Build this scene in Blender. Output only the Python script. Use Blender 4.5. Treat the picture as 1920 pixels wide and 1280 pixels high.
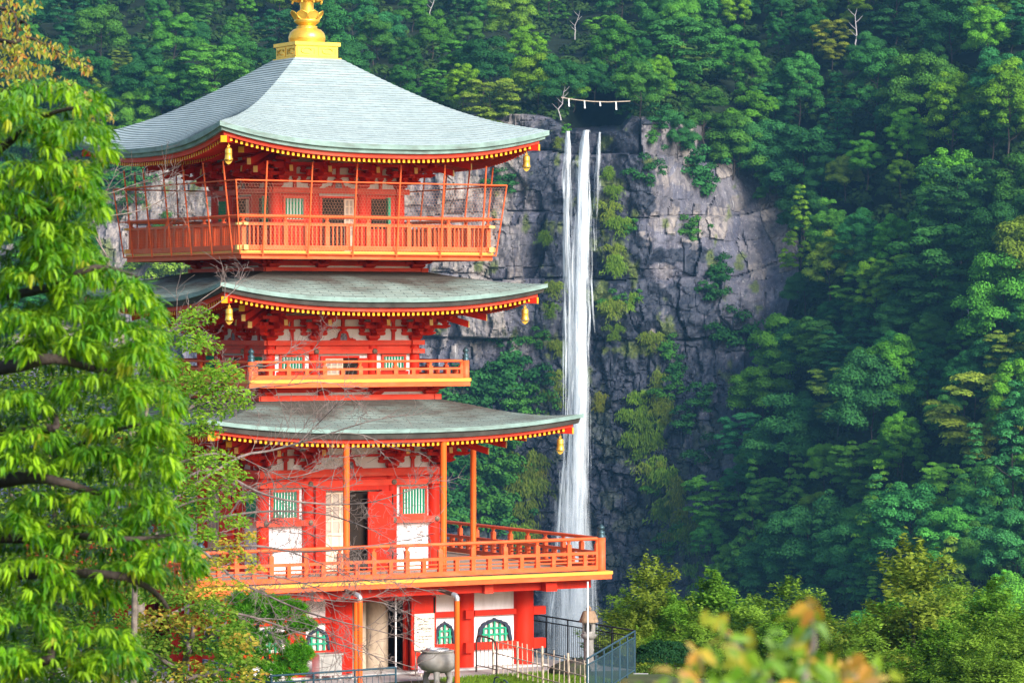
import bpy, math, random
import numpy as np
from mathutils import Matrix, Vector
for o in list(bpy.data.objects): bpy.data.objects.remove(o)
SC = bpy.context.scene
COL = SC.collection
R = math.radians
# ------------------------------------------------------------------ camera
HC = 9.42; PIT = -0.00758523; F = 6500.0; TH = 0.516239; CX, CY = -5.616, 95.0
cam = bpy.data.cameras.new('camera'); cam.sensor_width = 36; cam.lens = 36*F/1920
cam.clip_start = .3; cam.clip_end = 6000
cam.dof.use_dof = True; cam.dof.focus_distance = 92; cam.dof.aperture_fstop = 10.0
camo = bpy.data.objects.new('camera', cam); COL.objects.link(camo)
camo.location = (0, 0, HC); camo.rotation_euler = (math.pi/2+PIT, 0, 0); SC.camera = camo
# ------------------------------------------------------------------ light
SUN_EL, SUN_AZ = R(28), R(142)          # azimuth clockwise from +Y
w = bpy.data.worlds.new('World'); SC.world = w; w.use_nodes = True
nt = w.node_tree; bg = nt.nodes['Background']; sky = nt.nodes.new('ShaderNodeTexSky')
sky.sky_type = 'NISHITA'; sky.sun_disc = False; sky.sun_elevation = SUN_EL; sky.sun_rotation = SUN_AZ
sky.altitude = 300; sky.air_density = 1.0; sky.dust_density = 2.5
nt.links.new(sky.outputs[0], bg.inputs[0]); bg.inputs[1].default_value = 0.11
sd = bpy.data.lights.new('sun', 'SUN'); sd.energy = 3.6; sd.angle = R(28); sd.color = (1, .95, .87)
so = bpy.data.objects.new('sun', sd); COL.objects.link(so)
sdir = Vector((math.sin(SUN_AZ)*math.cos(SUN_EL), math.cos(SUN_AZ)*math.cos(SUN_EL), math.sin(SUN_EL)))
so.rotation_euler = sdir.to_track_quat('Z', 'Y').to_euler(); so.location = (60, -60, 80)
SC.view_settings.view_transform = 'Standard'; SC.view_settings.look = 'None'
SC.view_settings.exposure = 1.0; SC.view_settings.gamma = 1
SC.render.engine = 'CYCLES'
SC.cycles.use_denoising = True
SC.cycles.max_bounces = 6; SC.cycles.diffuse_bounces = 3; SC.cycles.transparent_max_bounces = 24
SC.cycles.volume_bounces = 0; SC.cycles.transmission_bounces = 2; SC.cycles.glossy_bounces = 2
SC.cycles.use_adaptive_sampling = True; SC.cycles.adaptive_threshold = 0.02
HAZE = 0.00013
# ------------------------------------------------------------------ helpers
def ray(u, v):
    a = (u-960)/F; b = -(v-640)/F; c, s = math.cos(PIT), math.sin(PIT)
    return np.array([a, c-b*s, s+b*c])
def P(u, v, d):
    r = ray(u, v); return np.array([0, 0, HC]) + r*(d/r[1])
def proj(p):
    x, y, z = p[0], p[1], p[2]-HC; c, s = math.cos(PIT), math.sin(PIT)
    d = y*c+z*s; return 960+F*x/d, 640-F*(-y*s+z*c)/d
def L2W(x, y, z):
    c, s = math.cos(TH), math.sin(TH); return np.array([CX+x*c-y*s, CY+x*s+y*c, z])
def tag(o, label=None, cat=None, group=None, kind=None):
    for k, v in (('label', label), ('category', cat), ('group', group), ('kind', kind)):
        if v: o[k] = v
    return o
def empty(name, loc, rz=0, parent=None):
    o = bpy.data.objects.new(name, None); COL.objects.link(o); o.location = Vector([float(a) for a in loc])
    o.rotation_euler.z = rz; o.empty_display_size = .5
    if parent: o.parent = parent
    return o
def link(name, me, parent=None, loc=(0, 0, 0), rz=0):
    o = bpy.data.objects.new(name, me); COL.objects.link(o)
    o.location = Vector([float(a) for a in loc]); o.rotation_euler.z = rz
    if parent: o.parent = parent
    return o
def npmesh(name, V, Fs, mats, mi=None, col=None, smooth=False, fl=None):
    V = np.asarray(V, np.float32)
    if isinstance(Fs, np.ndarray): Fs = [Fs]
    me = bpy.data.meshes.new(name)
    me.vertices.add(len(V)); me.vertices.foreach_set('co', V.ravel())
    idx = np.concatenate([f.ravel() for f in Fs]).astype(np.int32)
    tot = np.concatenate([np.full(len(f), f.shape[1]) for f in Fs]).astype(np.int32)
    st = np.concatenate([[0], np.cumsum(tot)[:-1]]).astype(np.int32)
    me.loops.add(len(idx)); me.loops.foreach_set('vertex_index', idx)
    me.polygons.add(len(tot)); me.polygons.foreach_set('loop_start', st)
    if mi is not None: me.polygons.foreach_set('material_index', np.asarray(mi, np.int32))
    me.polygons.foreach_set('use_smooth', np.full(len(tot), bool(smooth)))
    for m in mats: me.materials.append(m)
    me.update(calc_edges=True)
    if col is not None:
        a = me.attributes.new('tint', 'FLOAT_COLOR', 'POINT')
        c4 = np.ones((len(V), 4), np.float32); c4[:, :3] = col; a.data.foreach_set('color', c4.ravel())
    for k, arr in (fl or {}).items():
        a = me.attributes.new(k, 'FLOAT', 'POINT'); a.data.foreach_set('value', np.asarray(arr, np.float32))
    return me
class MB:
    def __init__(s): s.v = []; s.f = []; s.m = []; s.sm = []
    def add(s, vs, fs, m=0, sm=False):
        n = len(s.v); s.v += [tuple(float(c) for c in p) for p in vs]
        for f in fs: s.f.append([i+n for i in f]); s.m.append(m); s.sm.append(sm)
    def box(s, x0, x1, y0, y1, z0, z1, m=0):
        s.add([(x0,y0,z0),(x1,y0,z0),(x1,y1,z0),(x0,y1,z0),(x0,y0,z1),(x1,y0,z1),(x1,y1,z1),(x0,y1,z1)],
              [(0,3,2,1),(4,5,6,7),(0,1,5,4),(1,2,6,5),(2,3,7,6),(3,0,4,7)], m)
    def prism(s, poly, y0, y1, m=0):        # polygon in xz, extruded along y
        n = len(poly)
        s.add([(x, y0, z) for x, z in poly]+[(x, y1, z) for x, z in poly],
              [tuple(range(n)), tuple(range(2*n-1, n-1, -1))]+[(i, i+n, (i+1) % n+n, (i+1) % n) for i in range(n)], m)
    def prismx(s, poly, x0, x1, m=0):       # polygon in yz, extruded along x
        n = len(poly)
        s.add([(x0, y, z) for y, z in poly]+[(x1, y, z) for y, z in poly],
              [tuple(range(n)), tuple(range(2*n-1, n-1, -1))]+[(i, i+n, (i+1) % n+n, (i+1) % n) for i in range(n)], m)
    def tube(s, pts, rs, n=8, m=0, cap=True, sm=True):
        pts = [Vector([float(c) for c in p]) for p in pts]
        if not hasattr(rs, '__len__'): rs = [rs]*len(pts)
        vs = []; k = len(pts); up = None
        for i, p in enumerate(pts):
            t = (pts[min(i+1, k-1)]-pts[max(i-1, 0)]).normalized()
            if up is None: up = Vector((0, 0, 1)) if abs(t.z) < .9 else Vector((1, 0, 0))
            a = t.cross(up).normalized(); b = a.cross(t)
            up = b
            for j in range(n):
                q = 2*math.pi*j/n; vs.append(p+(a*math.cos(q)+b*math.sin(q))*rs[i])
        fs = [(i*n+j, i*n+(j+1) % n, (i+1)*n+(j+1) % n, (i+1)*n+j) for i in range(k-1) for j in range(n)]
        s.add(vs, fs, m, sm)
        if cap: s.add(vs[:n], [tuple(range(n))[::-1]], m); s.add(vs[-n:], [tuple(range(n))], m)
    def lathe(s, prof, c=(0, 0, 0), n=20, m=0, sm=True):
        vs = []; k = len(prof)
        for r, z in prof:
            for j in range(n):
                q = 2*math.pi*j/n; vs.append((c[0]+r*math.cos(q), c[1]+r*math.sin(q), c[2]+z))
        s.add(vs, [(i*n+j, i*n+(j+1) % n, (i+1)*n+(j+1) % n, (i+1)*n+j) for i in range(k-1) for j in range(n)], m, sm)
    def mesh(s, name, mats):
        me = bpy.data.meshes.new(name); me.from_pydata(s.v, [], s.f)
        for m in mats: me.materials.append(m)
        me.polygons.foreach_set('material_index', s.m); me.polygons.foreach_set('use_smooth', s.sm)
        me.update(); return me
    def build(s, name, mats, parent=None, loc=(0, 0, 0), rz=0):
        if not isinstance(mats, (list, tuple)): mats = [mats]
        return link(name, s.mesh(name, mats), parent, loc, rz)
def four(name, mb, mats, parent, ks=(0, 1, 2, 3), sub=None):
    me = mb.mesh(name, mats if isinstance(mats, (list, tuple)) else [mats]); out = []
    for k in ks:
        o = link(name, me, parent if not isinstance(parent, list) else parent[k], rz=k*math.pi/2 if not isinstance(parent, list) else 0)
        out.append(o)
    return out
# numpy noise
def _h(i, j, s):
    n = (i.astype(np.int64)*374761393 + j.astype(np.int64)*668265263 + s*974634541) & 0xffffffff
    n = ((n ^ (n >> 13))*1274126177) & 0xffffffff
    return ((n ^ (n >> 16)) & 0xffffff)/float(0xffffff)
def vnoise(x, y, s=0):
    i = np.floor(x).astype(np.int64); j = np.floor(y).astype(np.int64); fx = x-i; fy = y-j
    fx = fx*fx*(3-2*fx); fy = fy*fy*(3-2*fy)
    a = _h(i, j, s); b = _h(i+1, j, s); c = _h(i, j+1, s); d = _h(i+1, j+1, s)
    return a+(b-a)*fx+(c-a)*fy+(a-b-c+d)*fx*fy
def fbm(x, y, s=0, o=4):
    t = 0; a = .5; n = 0
    for k in range(o):
        t = t+a*vnoise(x*2**k+k*17.3, y*2**k-k*9.1, s+k); n += a; a *= .5
    return t/n
def worley(x, y, s=0, jit=.85):
    i = np.floor(x).astype(np.int64); j = np.floor(y).astype(np.int64)
    f1 = np.full(x.shape, 9.); f2 = np.full(x.shape, 9.); idv = np.zeros(x.shape)
    for di in (-1, 0, 1):
        for dj in (-1, 0, 1):
            a = i+di; b = j+dj
            cx = a+.5+jit*(_h(a, b, s)-.5); cy = b+.5+jit*(_h(a, b, s+7)-.5)
            d = np.maximum(abs(x-cx), abs(y-cy))*.6+np.hypot(x-cx, y-cy)*.4; r = _h(a, b, s+13)
            lt = d < f1
            f2 = np.where(lt, f1, np.minimum(f2, d)); idv = np.where(lt, r, idv); f1 = np.where(lt, d, f1)
    return f1, f2, idv
def sst(a, b, x):
    t = np.clip((x-a)/(b-a), 0, 1); return t*t*(3-2*t)
def nrm(a): return a/np.maximum(np.linalg.norm(a, axis=-1, keepdims=True), 1e-9)
# ------------------------------------------------------------------ materials
def newmat(name):
    m = bpy.data.materials.new(name); m.use_nodes = True; t = m.node_tree
    for n in list(t.nodes): t.nodes.remove(n)
    out = t.nodes.new('ShaderNodeOutputMaterial'); return m, t, out
def ND(t, typ, **kw):
    n = t.nodes.new(typ)
    for k, v in kw.items():
        if k.startswith('i_'):
            key = k[2:]; key = int(key) if key.isdigit() else key.replace('_', ' ')
            n.inputs[key].default_value = v
        else: setattr(n, k, v)
    return n
def pmat(name, c, rough=.5, metal=0, var=.12, scale=6, bump=.0, bscale=40, dirt=None, dirtamt=0, dscale=(2, 2, .6), spec=.18):
    m, t, out = newmat(name); L = t.links.new
    b = ND(t, 'ShaderNodeBsdfPrincipled'); b.inputs['Roughness'].default_value = rough; b.inputs['Metallic'].default_value = metal
    b.inputs['Specular IOR Level'].default_value = spec
    co = ND(t, 'ShaderNodeTexCoord')
    no = ND(t, 'ShaderNodeTexNoise', i_Scale=scale, i_Detail=5.0)
    L(co.outputs['Object'], no.inputs['Vector'])
    rp = ND(t, 'ShaderNodeMapRange', i_From_Min=.3, i_From_Max=.7, i_To_Min=1-var, i_To_Max=1+var)
    L(no.outputs[0], rp.inputs[0])
    mx = ND(t, 'ShaderNodeMixRGB', blend_type='MULTIPLY', i_Fac=1.0); mx.inputs[1].default_value = (*c, 1)
    L(rp.outputs[0], mx.inputs[2]); cur = mx.outputs[0]
    if dirt:
        mp = ND(t, 'ShaderNodeMapping'); mp.inputs['Scale'].default_value = dscale; L(co.outputs['Object'], mp.inputs[0])
        n2 = ND(t, 'ShaderNodeTexNoise', i_Scale=1.0, i_Detail=6.0, i_Roughness=.65); L(mp.outputs[0], n2.inputs['Vector'])
        r2 = ND(t, 'ShaderNodeMapRange', i_From_Min=.48, i_From_Max=.68, i_To_Min=0.0, i_To_Max=dirtamt); L(n2.outputs[0], r2.inputs[0])
        m2 = ND(t, 'ShaderNodeMixRGB'); m2.inputs[2].default_value = (*dirt, 1)
        L(r2.outputs[0], m2.inputs[0]); L(cur, m2.inputs[1]); cur = m2.outputs[0]
    L(cur, b.inputs['Base Color'])
    if bump:
        n3 = ND(t, 'ShaderNodeTexNoise', i_Scale=bscale, i_Detail=4.0); L(co.outputs['Object'], n3.inputs['Vector'])
        bp = ND(t, 'ShaderNodeBump', i_Strength=bump, i_Distance=.02); L(n3.outputs[0], bp.inputs['Height']); L(bp.outputs[0], b.inputs['Normal'])
    L(b.outputs[0], out.inputs[0]); return m
def leafmat(name, c=(1, 1, 1), trans=.35, objcol=False, rough=.45, gloss=.08, nvar=.25, nscale=.6):
    m, t, out = newmat(name); L = t.links.new
    at = ND(t, 'ShaderNodeAttribute', attribute_name='tint')
    mx = ND(t, 'ShaderNodeMixRGB', blend_type='MULTIPLY', i_Fac=1.0); mx.inputs[2].default_value = (*c, 1)
    L(at.outputs['Color'], mx.inputs[1]); cur = mx.outputs[0]
    if objcol:
        oi = ND(t, 'ShaderNodeObjectInfo'); m3 = ND(t, 'ShaderNodeMixRGB', blend_type='MULTIPLY', i_Fac=1.0)
        L(cur, m3.inputs[1]); L(oi.outputs['Color'], m3.inputs[2]); cur = m3.outputs[0]
    geo = ND(t, 'ShaderNodeNewGeometry'); no = ND(t, 'ShaderNodeTexNoise', i_Scale=nscale, i_Detail=3.0); L(geo.outputs['Position'], no.inputs['Vector'])
    rp = ND(t, 'ShaderNodeMapRange', i_From_Min=.3, i_From_Max=.7, i_To_Min=1-nvar, i_To_Max=1+nvar); L(no.outputs[0], rp.inputs[0])
    m4 = ND(t, 'ShaderNodeMixRGB', blend_type='MULTIPLY', i_Fac=1.0); L(cur, m4.inputs[1]); L(rp.outputs[0], m4.inputs[2]); cur = m4.outputs[0]
    d = ND(t, 'ShaderNodeBsdfDiffuse'); tr = ND(t, 'ShaderNodeBsdfTranslucent'); L(cur, d.inputs[0])
    hs = ND(t, 'ShaderNodeMixRGB', blend_type='MULTIPLY', i_Fac=1.0); hs.inputs[2].default_value = (1.25, 1.3, .5, 1); L(cur, hs.inputs[1]); L(hs.outputs[0], tr.inputs[0])
    ms = ND(t, 'ShaderNodeMixShader', i_Fac=trans); L(d.outputs[0], ms.inputs[1]); L(tr.outputs[0], ms.inputs[2]); sh = ms.outputs[0]
    if gloss:
        g = ND(t, 'ShaderNodeBsdfGlossy', i_Roughness=rough); g.inputs[0].default_value = (.8, .9, .8, 1)
        fr = ND(t, 'ShaderNodeFresnel', i_IOR=1.4); mu = ND(t, 'ShaderNodeMath', operation='MULTIPLY'); mu.inputs[1].default_value = gloss*10; L(fr.outputs[0], mu.inputs[0])
        m5 = ND(t, 'ShaderNodeMixShader'); L(mu.outputs[0], m5.inputs[0]); L(sh, m5.inputs[1]); L(g.outputs[0], m5.inputs[2]); sh = m5.outputs[0]
    L(sh, out.inputs[0]); return m
VERM = (.62, .022, .006); VERO = (.76, .11, .03)
M = {}
M['red'] = pmat('vermilion_paint', VERM, .5, var=.10, scale=2.2, bump=.08, bscale=14, dirt=(.36, .02, .01), dirtamt=.6, dscale=(2.2, 2.2, .8))
M['beam'] = pmat('vermilion_beam_paint', (.70, .048, .02), .5, var=.14, scale=3, bump=.08, bscale=14, dirt=(.60, .16, .10), dirtamt=.45, dscale=(.8, .8, 6))
M['orange'] = pmat('orange_rail_paint', VERO, .45, var=.08, scale=3, bump=.05, bscale=16, dirt=(.66, .19, .09), dirtamt=.5, dscale=(1.5, 1.5, 4))
M['pipe'] = pmat('orange_pipe_paint', (.82, .13, .016), .35, var=.05)
M['yellow'] = pmat('yellow_edge_paint', (.74, .37, .06), .5, var=.08)
M['ochre'] = pmat('ochre_end_paint', (.83, .50, .16), .5, var=.06)
M['gold_end'] = pmat('yellow_rafter_end', (.85, .43, .02), .45, var=.08)
M['white'] = pmat('white_plaster', (.80, .78, .80), .8, var=.04, scale=1.4, dirt=(.52, .49, .48), dirtamt=.55, dscale=(3, 3, .6))
M['green'] = pmat('green_bar_paint', (.02, .30, .17), .45, var=.1)
M['dark'] = pmat('dark_interior', (.022, .016, .013), .9, var=.2)  # near black; puts the shade of unlit interiors into the colour
M['cream'] = pmat('cream_wood', (.62, .50, .40), .6, var=.08)
M['gold'] = pmat('gilded_metal', (.92, .56, .09), .34, metal=.65, var=.08, scale=4, dirt=(.6, .3, .04), dirtamt=.4, dscale=(3, 3, 3))
M['bronze'] = pmat('dark_bronze_cap', (.05, .09, .11), .4, metal=.5, var=.2)
M['navy'] = pmat('navy_frame_paint', (.025, .035, .06), .5)
M['boss'] = pmat('bronze_boss', (.22, .17, .13), .4, metal=.4)
M['deck'] = pmat('grey_deck_board', (.36, .29, .23), .7, var=.15, scale=4)
M['steel'] = pmat('brushed_steel', (.50, .49, .49), .35, metal=.7, var=.12)
M['bluemet'] = pmat('blue_grey_metal', (.03, .07, .10), .45, var=.1)
M['bluemet_shade'] = pmat('blue_grey_metal_shade', (.02, .02, .026), .45)  # same railing metal, darkened because its rear run lies in shade
M['brownmet'] = pmat('brown_metal', (.055, .038, .03), .5)
M['bamboo'] = pmat('weathered_bamboo', (.50, .40, .31), .6, var=.25, scale=8)
M['wpole'] = pmat('white_pole', (.78, .78, .80), .4)
M['stone'] = pmat('weathered_stone', (.25, .235, .22), .85, var=.25, scale=5, bump=.5, bscale=25, dirt=(.10, .09, .075), dirtamt=.7, dscale=(4, 4, 3))
M['stoneroof'] = pmat('brown_stone', (.30, .20, .13), .85, var=.3, scale=6, bump=.5, bscale=25, dirt=(.09, .06, .045), dirtamt=.7, dscale=(5, 5, 2))
M['pave'] = pmat('grey_paving', (.34, .32, .31), .85, var=.12, scale=2, bump=.2)
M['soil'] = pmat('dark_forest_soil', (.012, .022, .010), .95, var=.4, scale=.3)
M['bark'] = pmat('grey_bark', (.17, .14, .12), .9, var=.35, scale=9, bump=.6, bscale=30)
M['darkbark'] = pmat('dark_bark', (.055, .043, .037), .9, var=.35, scale=9, bump=.6, bscale=30)
M['twig'] = pmat('pale_twig_bark', (.185, .145, .135), .85, var=.35, scale=5)
M['wire'] = pmat('orange_wire', (.62, .32, .22), .5)
M['netpole'] = pmat('orange_net_pole', (.74, .12, .035), .45)
M['sign'] = pmat('cream_board', (.66, .61, .53), .6, var=.04)
M['ink'] = pmat('black_lettering', (.03, .022, .02), .7)
M['paintpanel'] = pmat('grey_painted_carving', (.22, .20, .25), .7, var=.6, scale=18)
M['leaf_near'] = leafmat('near_leaf', trans=.42, rough=.4, gloss=.018, nvar=.12, nscale=3)
M['leaf_mid'] = leafmat('mid_leaf', trans=.38, gloss=.0, nvar=.2, nscale=1.5)
M['leaf_far'] = leafmat('far_leaf', trans=.14, objcol=True, gloss=.0, nvar=.22, nscale=.35)
def roofmat(name, light, mid, brown, stain, joint=.85):
    m, t, out = newmat(name); L = t.links.new
    b = ND(t, 'ShaderNodeBsdfPrincipled'); b.inputs['Roughness'].default_value = .8; b.inputs['Specular IOR Level'].default_value = .08
    co = ND(t, 'ShaderNodeTexCoord')
    def noise(sc, scale, det=5, r=.6):
        mp = ND(t, 'ShaderNodeMapping'); mp.inputs['Scale'].default_value = sc; L(co.outputs['Object'], mp.inputs[0])
        n = ND(t, 'ShaderNodeTexNoise', i_Scale=scale, i_Detail=float(det), i_Roughness=r); L(mp.outputs[0], n.inputs['Vector']); return n.outputs[0]
    at = ND(t, 'ShaderNodeAttribute', attribute_name='up')         # 0 at the eave, 1 at the top
    ac = ND(t, 'ShaderNodeAttribute', attribute_name='along')
    cv = ND(t, 'ShaderNodeCombineXYZ'); L(ac.outputs['Fac'], cv.inputs[0]); L(at.outputs['Fac'], cv.inputs[1])
    mpp = ND(t, 'ShaderNodeMapping'); mpp.inputs['Scale'].default_value = (1.1, 26, 1); L(cv.outputs[0], mpp.inputs[0])
    st = ND(t, 'ShaderNodeTexNoise', i_Scale=1.0, i_Detail=5.0, i_Roughness=.6); L(mpp.outputs[0], st.inputs['Vector'])
    r0 = ND(t, 'ShaderNodeMapRange', i_From_Min=.36, i_From_Max=.64); L(st.outputs[0], r0.inputs[0])
    c1 = ND(t, 'ShaderNodeMixRGB'); c1.inputs[1].default_value = (*mid, 1); c1.inputs[2].default_value = (*light, 1); L(r0.outputs[0], c1.inputs[0])
    # brown patina growing towards the sheltered top and in patches
    ad = ND(t, 'ShaderNodeMath', operation='MULTIPLY_ADD'); L(at.outputs['Fac'], ad.inputs[0]); ad.inputs[1].default_value = stain; 
    big = noise((.5, .5, 1.5), 1.3); L(big, ad.inputs[2])
    a2 = ND(t, 'ShaderNodeMath', operation='MULTIPLY_ADD'); L(st.outputs[0], a2.inputs[0]); a2.inputs[1].default_value = .5; L(ad.outputs[0], a2.inputs[2])
    r1 = ND(t, 'ShaderNodeMapRange', i_From_Min=.84, i_From_Max=1.14); L(a2.outputs[0], r1.inputs[0])
    c2 = ND(t, 'ShaderNodeMixRGB'); L(r1.outputs[0], c2.inputs[0]); L(c1.outputs[0], c2.inputs[1]); c2.inputs[2].default_value = (*brown, 1)
    # sheet joints and small run-off streaks
    br = ND(t, 'ShaderNodeTexBrick', offset=.5, i_Scale=1.0, i_Mortar_Size=.016, i_Brick_Width=.62, i_Row_Height=.105)
    br.inputs['Color1'].default_value = (1.04, 1.03, 1.02, 1); br.inputs['Color2'].default_value = (.78, .83, .85, 1); br.inputs['Mortar'].default_value = (.22, .23, .23, 1)
    cu = ND(t, 'ShaderNodeAttribute', attribute_name='run'); cv2 = ND(t, 'ShaderNodeCombineXYZ'); L(ac.outputs['Fac'], cv2.inputs[0]); L(cu.outputs['Fac'], cv2.inputs[1]); L(cv2.outputs[0], br.inputs['Vector'])
    c3 = ND(t, 'ShaderNodeMixRGB', blend_type='MULTIPLY', i_Fac=joint); L(c2.outputs[0], c3.inputs[1]); L(br.outputs[0], c3.inputs[2])
    L(c3.outputs[0], b.inputs['Base Color']); L(b.outputs[0], out.inputs[0]); return m
M['roof3'] = roofmat('pale_copper_roof', (.40, .485, .515), (.30, .385, .415), (.22, .28, .28), .05, .3)
M['roof2'] = roofmat('weathered_copper_roof', (.36, .46, .42), (.22, .29, .26), (.085, .062, .05), .62)
M['roof1'] = roofmat('streaked_copper_roof', (.35, .46, .42), (.23, .31, .285), (.10, .08, .066), .50)
M['lip'] = pmat('dark_copper_lip', (.16, .20, .20), .6, var=.3)
M['lipd'] = pmat('brown_copper_lip', (.075, .075, .068), .8, var=.3)
M['edgeg'] = pmat('green_copper_edge', (.20, .30, .28), .5, var=.25, scale=3, dirt=(.10, .10, .09), dirtamt=.6, dscale=(1, 1, 6))
M['edged'] = pmat('dark_copper_edge', (.062, .055, .05), .6, var=.3, scale=3)
# ================================================================== PAGODA
pag = empty('pagoda', (CX, CY, 0), TH)
tag(pag, 'three tiered vermilion pagoda with copper green roofs and gold finial', 'pagoda')
def interp(prof, w):
    xs = np.array([p[0] for p in prof]); ys = np.array([p[1] for p in prof]); h = np.gradient(ys, xs)
    w = np.asarray(w, float); i = np.clip(np.searchsorted(xs, w)-1, 0, len(xs)-2)
    d = xs[i+1]-xs[i]; t = (w-xs[i])/d
    return (2*t**3-3*t**2+1)*ys[i]+(t**3-2*t**2+t)*d*h[i]+(-2*t**3+3*t**2)*ys[i+1]+(t**3-t**2)*d*h[i+1]
STEP = (.006, .0035, .015)
def liftf(u): return abs(u)**2.6
def make_roof(prof, lift, ncourse, wtop, layers, mats, fascia, storey, rafter_in, r_inner):
    prof = [(a, b+HC) for a, b in prof]; W0 = prof[-1][0]; zt = prof[-1][1]
    nu = 60; V = []; Fc = []; mi = []; up = []; al = []; run = []
    us = np.linspace(-1, 1, nu+1); us = np.sign(us)*abs(us)**.8
    ts = []
    for c in range(ncourse): ts += [(c/ncourse, .0), ((c+1)/ncourse-.0008, 1.)]
    for k in range(4):
        q = k*math.pi/2; ca, sa = math.cos(q), math.sin(q); base = len(V)
        for t, s in ts:
            wd = W0+(wtop-W0)*t; hz = float(interp(prof, wd))
            f = max(0, 1-t/.55)**1.5
            for u in us:
                x, y, z = u*wd, -wd, hz-lift*f*(1-liftf(u))+STEP[storey-1]*(1-s)-.003*s
                V.append((x*ca-y*sa, x*sa+y*ca, z)); up.append(t); al.append(u*wd+k*31); run.append(t*(W0-wtop)*1.15)
        for r in range(len(ts)-1):
            for i in range(nu):
                a = base+r*(nu+1)+i; Fc.append((a, a+1, a+nu+2, a+nu+1)); mi.append(1 if r % 2 else 0)
    me = npmesh('roof', V, np.array(Fc), [mats, M['lip'] if storey == 3 else M['lipd']], mi, fl={'up': up, 'along': al, 'run': run})
    roof = link('roof', me, pag)
    # layered eave edge: profile of (inset, drop)
    def sweep(pr, m, name, parent, closed=False):
        mb = MB(); n = len(pr); vs = []
        for u in us:
            for o, dz in pr:
                wd = W0-o; vs.append((u*wd, -wd, zt-lift*(1-liftf(u))+dz))
        fs = [(i*n+j, i*n+j+1, (i+1)*n+j+1, (i+1)*n+j) for i in range(nu) for j in range(n-1)]
        mb.add(vs, fs, 0, False)
        return four(name, mb, m, parent)
    for nm, pr, m in layers: sweep(pr, m, nm, roof)
    bot = layers[-1][1][-1]
    io, dz = bot; fh = fascia
    sweep([(io, dz), (io+.03, dz-.003), (io+.03, dz-fh), (io+.14, dz-fh)], M['beam'], 'eave_fascia', roof)
    # soffit boards
    so_ = MB(); vs = []
    for u in us:
        vs.append((u*(W0-io-.14), -(W0-io-.14), zt-lift*(1-liftf(u))+dz-fh))
        vs.append((u*r_inner, -r_inner, zt-lift*.6+dz-fh+.42))
    so_.add(vs, [(2*i, 2*i+1, 2*i+3, 2*i+2) for i in range(nu)])
    four('soffit', so_, M['red'], roof)
    # rafters, two rows
    for row in (0, 1):
        rb = MB(); yo = W0-io-.11-row*.75; wd = yo; n = int((wd-.12)*2/.147); sl = .42/(W0-io-.14-r_inner)
        for j in range(n+1):
            x = -(n/2)*.147+j*.147; u = x/wd
            z = zt-lift*(1-liftf(u))+dz-fh-.012-row*(.10-.0)+(W0-io-.14-yo)*sl*(1 if row else 0)
            yi = max(r_inner+.02, abs(x)*1.0+.02)
            if yi > yo-.2: yi = yo-.2
            z2 = z+(yo-yi)*sl*.92; hw, hh = .034, .095
            rb.add([(x-hw, -yo, z-hh), (x+hw, -yo, z-hh), (x+hw, -yo, z), (x-hw, -yo, z), (x-hw, -yi, z2-hh), (x+hw, -yi, z2-hh), (x+hw, -yi, z2), (x-hw, -yi, z2)],
                   [(0, 4, 5, 1), (3, 2, 6, 7), (0, 3, 7, 4), (1, 5, 6, 2), (4, 7, 6, 5)])
            rb.add([(x-hw, -yo, z-hh), (x+hw, -yo, z-hh), (x+hw, -yo, z), (x-hw, -yo, z)], [(0, 1, 2, 3)], 1)
        four('rafter_row', rb, [M['red'], M['gold_end']], roof)
    # corner (hip) rafter with ochre end, and a lower one
    hb = MB()
    for (o0, o1, zz, hw, hh) in ((io+.03, W0-r_inner, dz-fh-.02, .085, .17), (io+.95, W0-r_inner, dz-fh-.14, .08, .16)):
        a = W0-o0; b_ = W0-o1; z = zt+zz+(0 if o0 < .6 else -.1); z2 = zt-lift*.5+zz+.30; q = .7071*hw
        vs = []
        for (p, zc) in ((a, z), (b_, z2)):
            vs += [(p-q, -p-q, zc-hh), (p+q, -p+q, zc-hh), (p+q, -p+q, zc), (p-q, -p-q, zc)]
        hb.add(vs, [(0, 4, 5, 1), (1, 5, 6, 2), (2, 6, 7, 3), (3, 7, 4, 0), (4, 7, 6, 5)]); hb.add(vs[:4], [(0, 1, 2, 3)], 1)
    four('corner_rafter', hb, [M['red'], M['gold_end']], roof)
    return roof, (W0-io-.16, zt+dz-fh-.19)
eL = [('roof_edge', [(0, .02), (.0, -.115), (.07, -.118)], M['edgeg'])]
r3, bell3 = make_roof([(.69, 6.99), (1.35, 6.53), (2.15, 6.01), (2.95, 5.56), (3.82, 5.205), (4.856, 4.945)], .50, 36, .69,
    [('roof_edge', [(0, .02), (.0, -.11), (.075, -.115)], M['edgeg']), ('roof_edge', [(.075, -.115), (.085, -.215), (.17, -.225)], M['edgeg'])], M['roof3'], .11, 3, 0, 1.9)
r2, bell2 = make_roof([(2.3, 1.20), (2.8, 1.085), (3.5, .955), (4.2, .862), (4.827, .835)], .41, 19, 2.3,
    [('roof_edge', [(0, .02), (.0, -.09), (.06, -.095)], M['edgeg']), ('roof_edge', [(.06, -.095), (.09, -.225), (.17, -.235)], M['edged'])], M['roof2'], .10, 2, 0, 2.18)
r1, bell1 = make_roof([(2.6, -2.25), (3.2, -2.39), (4.0, -2.59), (4.8, -2.69), (5.53, -2.65)], .33, 22, 2.6,
    [('roof_edge', [(0, .02), (.0, -.085), (.06, -.09)], M['edgeg']), ('roof_edge', [(.06, -.09), (.10, -.24), (.18, -.25)], M['edged'])], M['roof1'], .09, 1, 0, 2.58)
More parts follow.
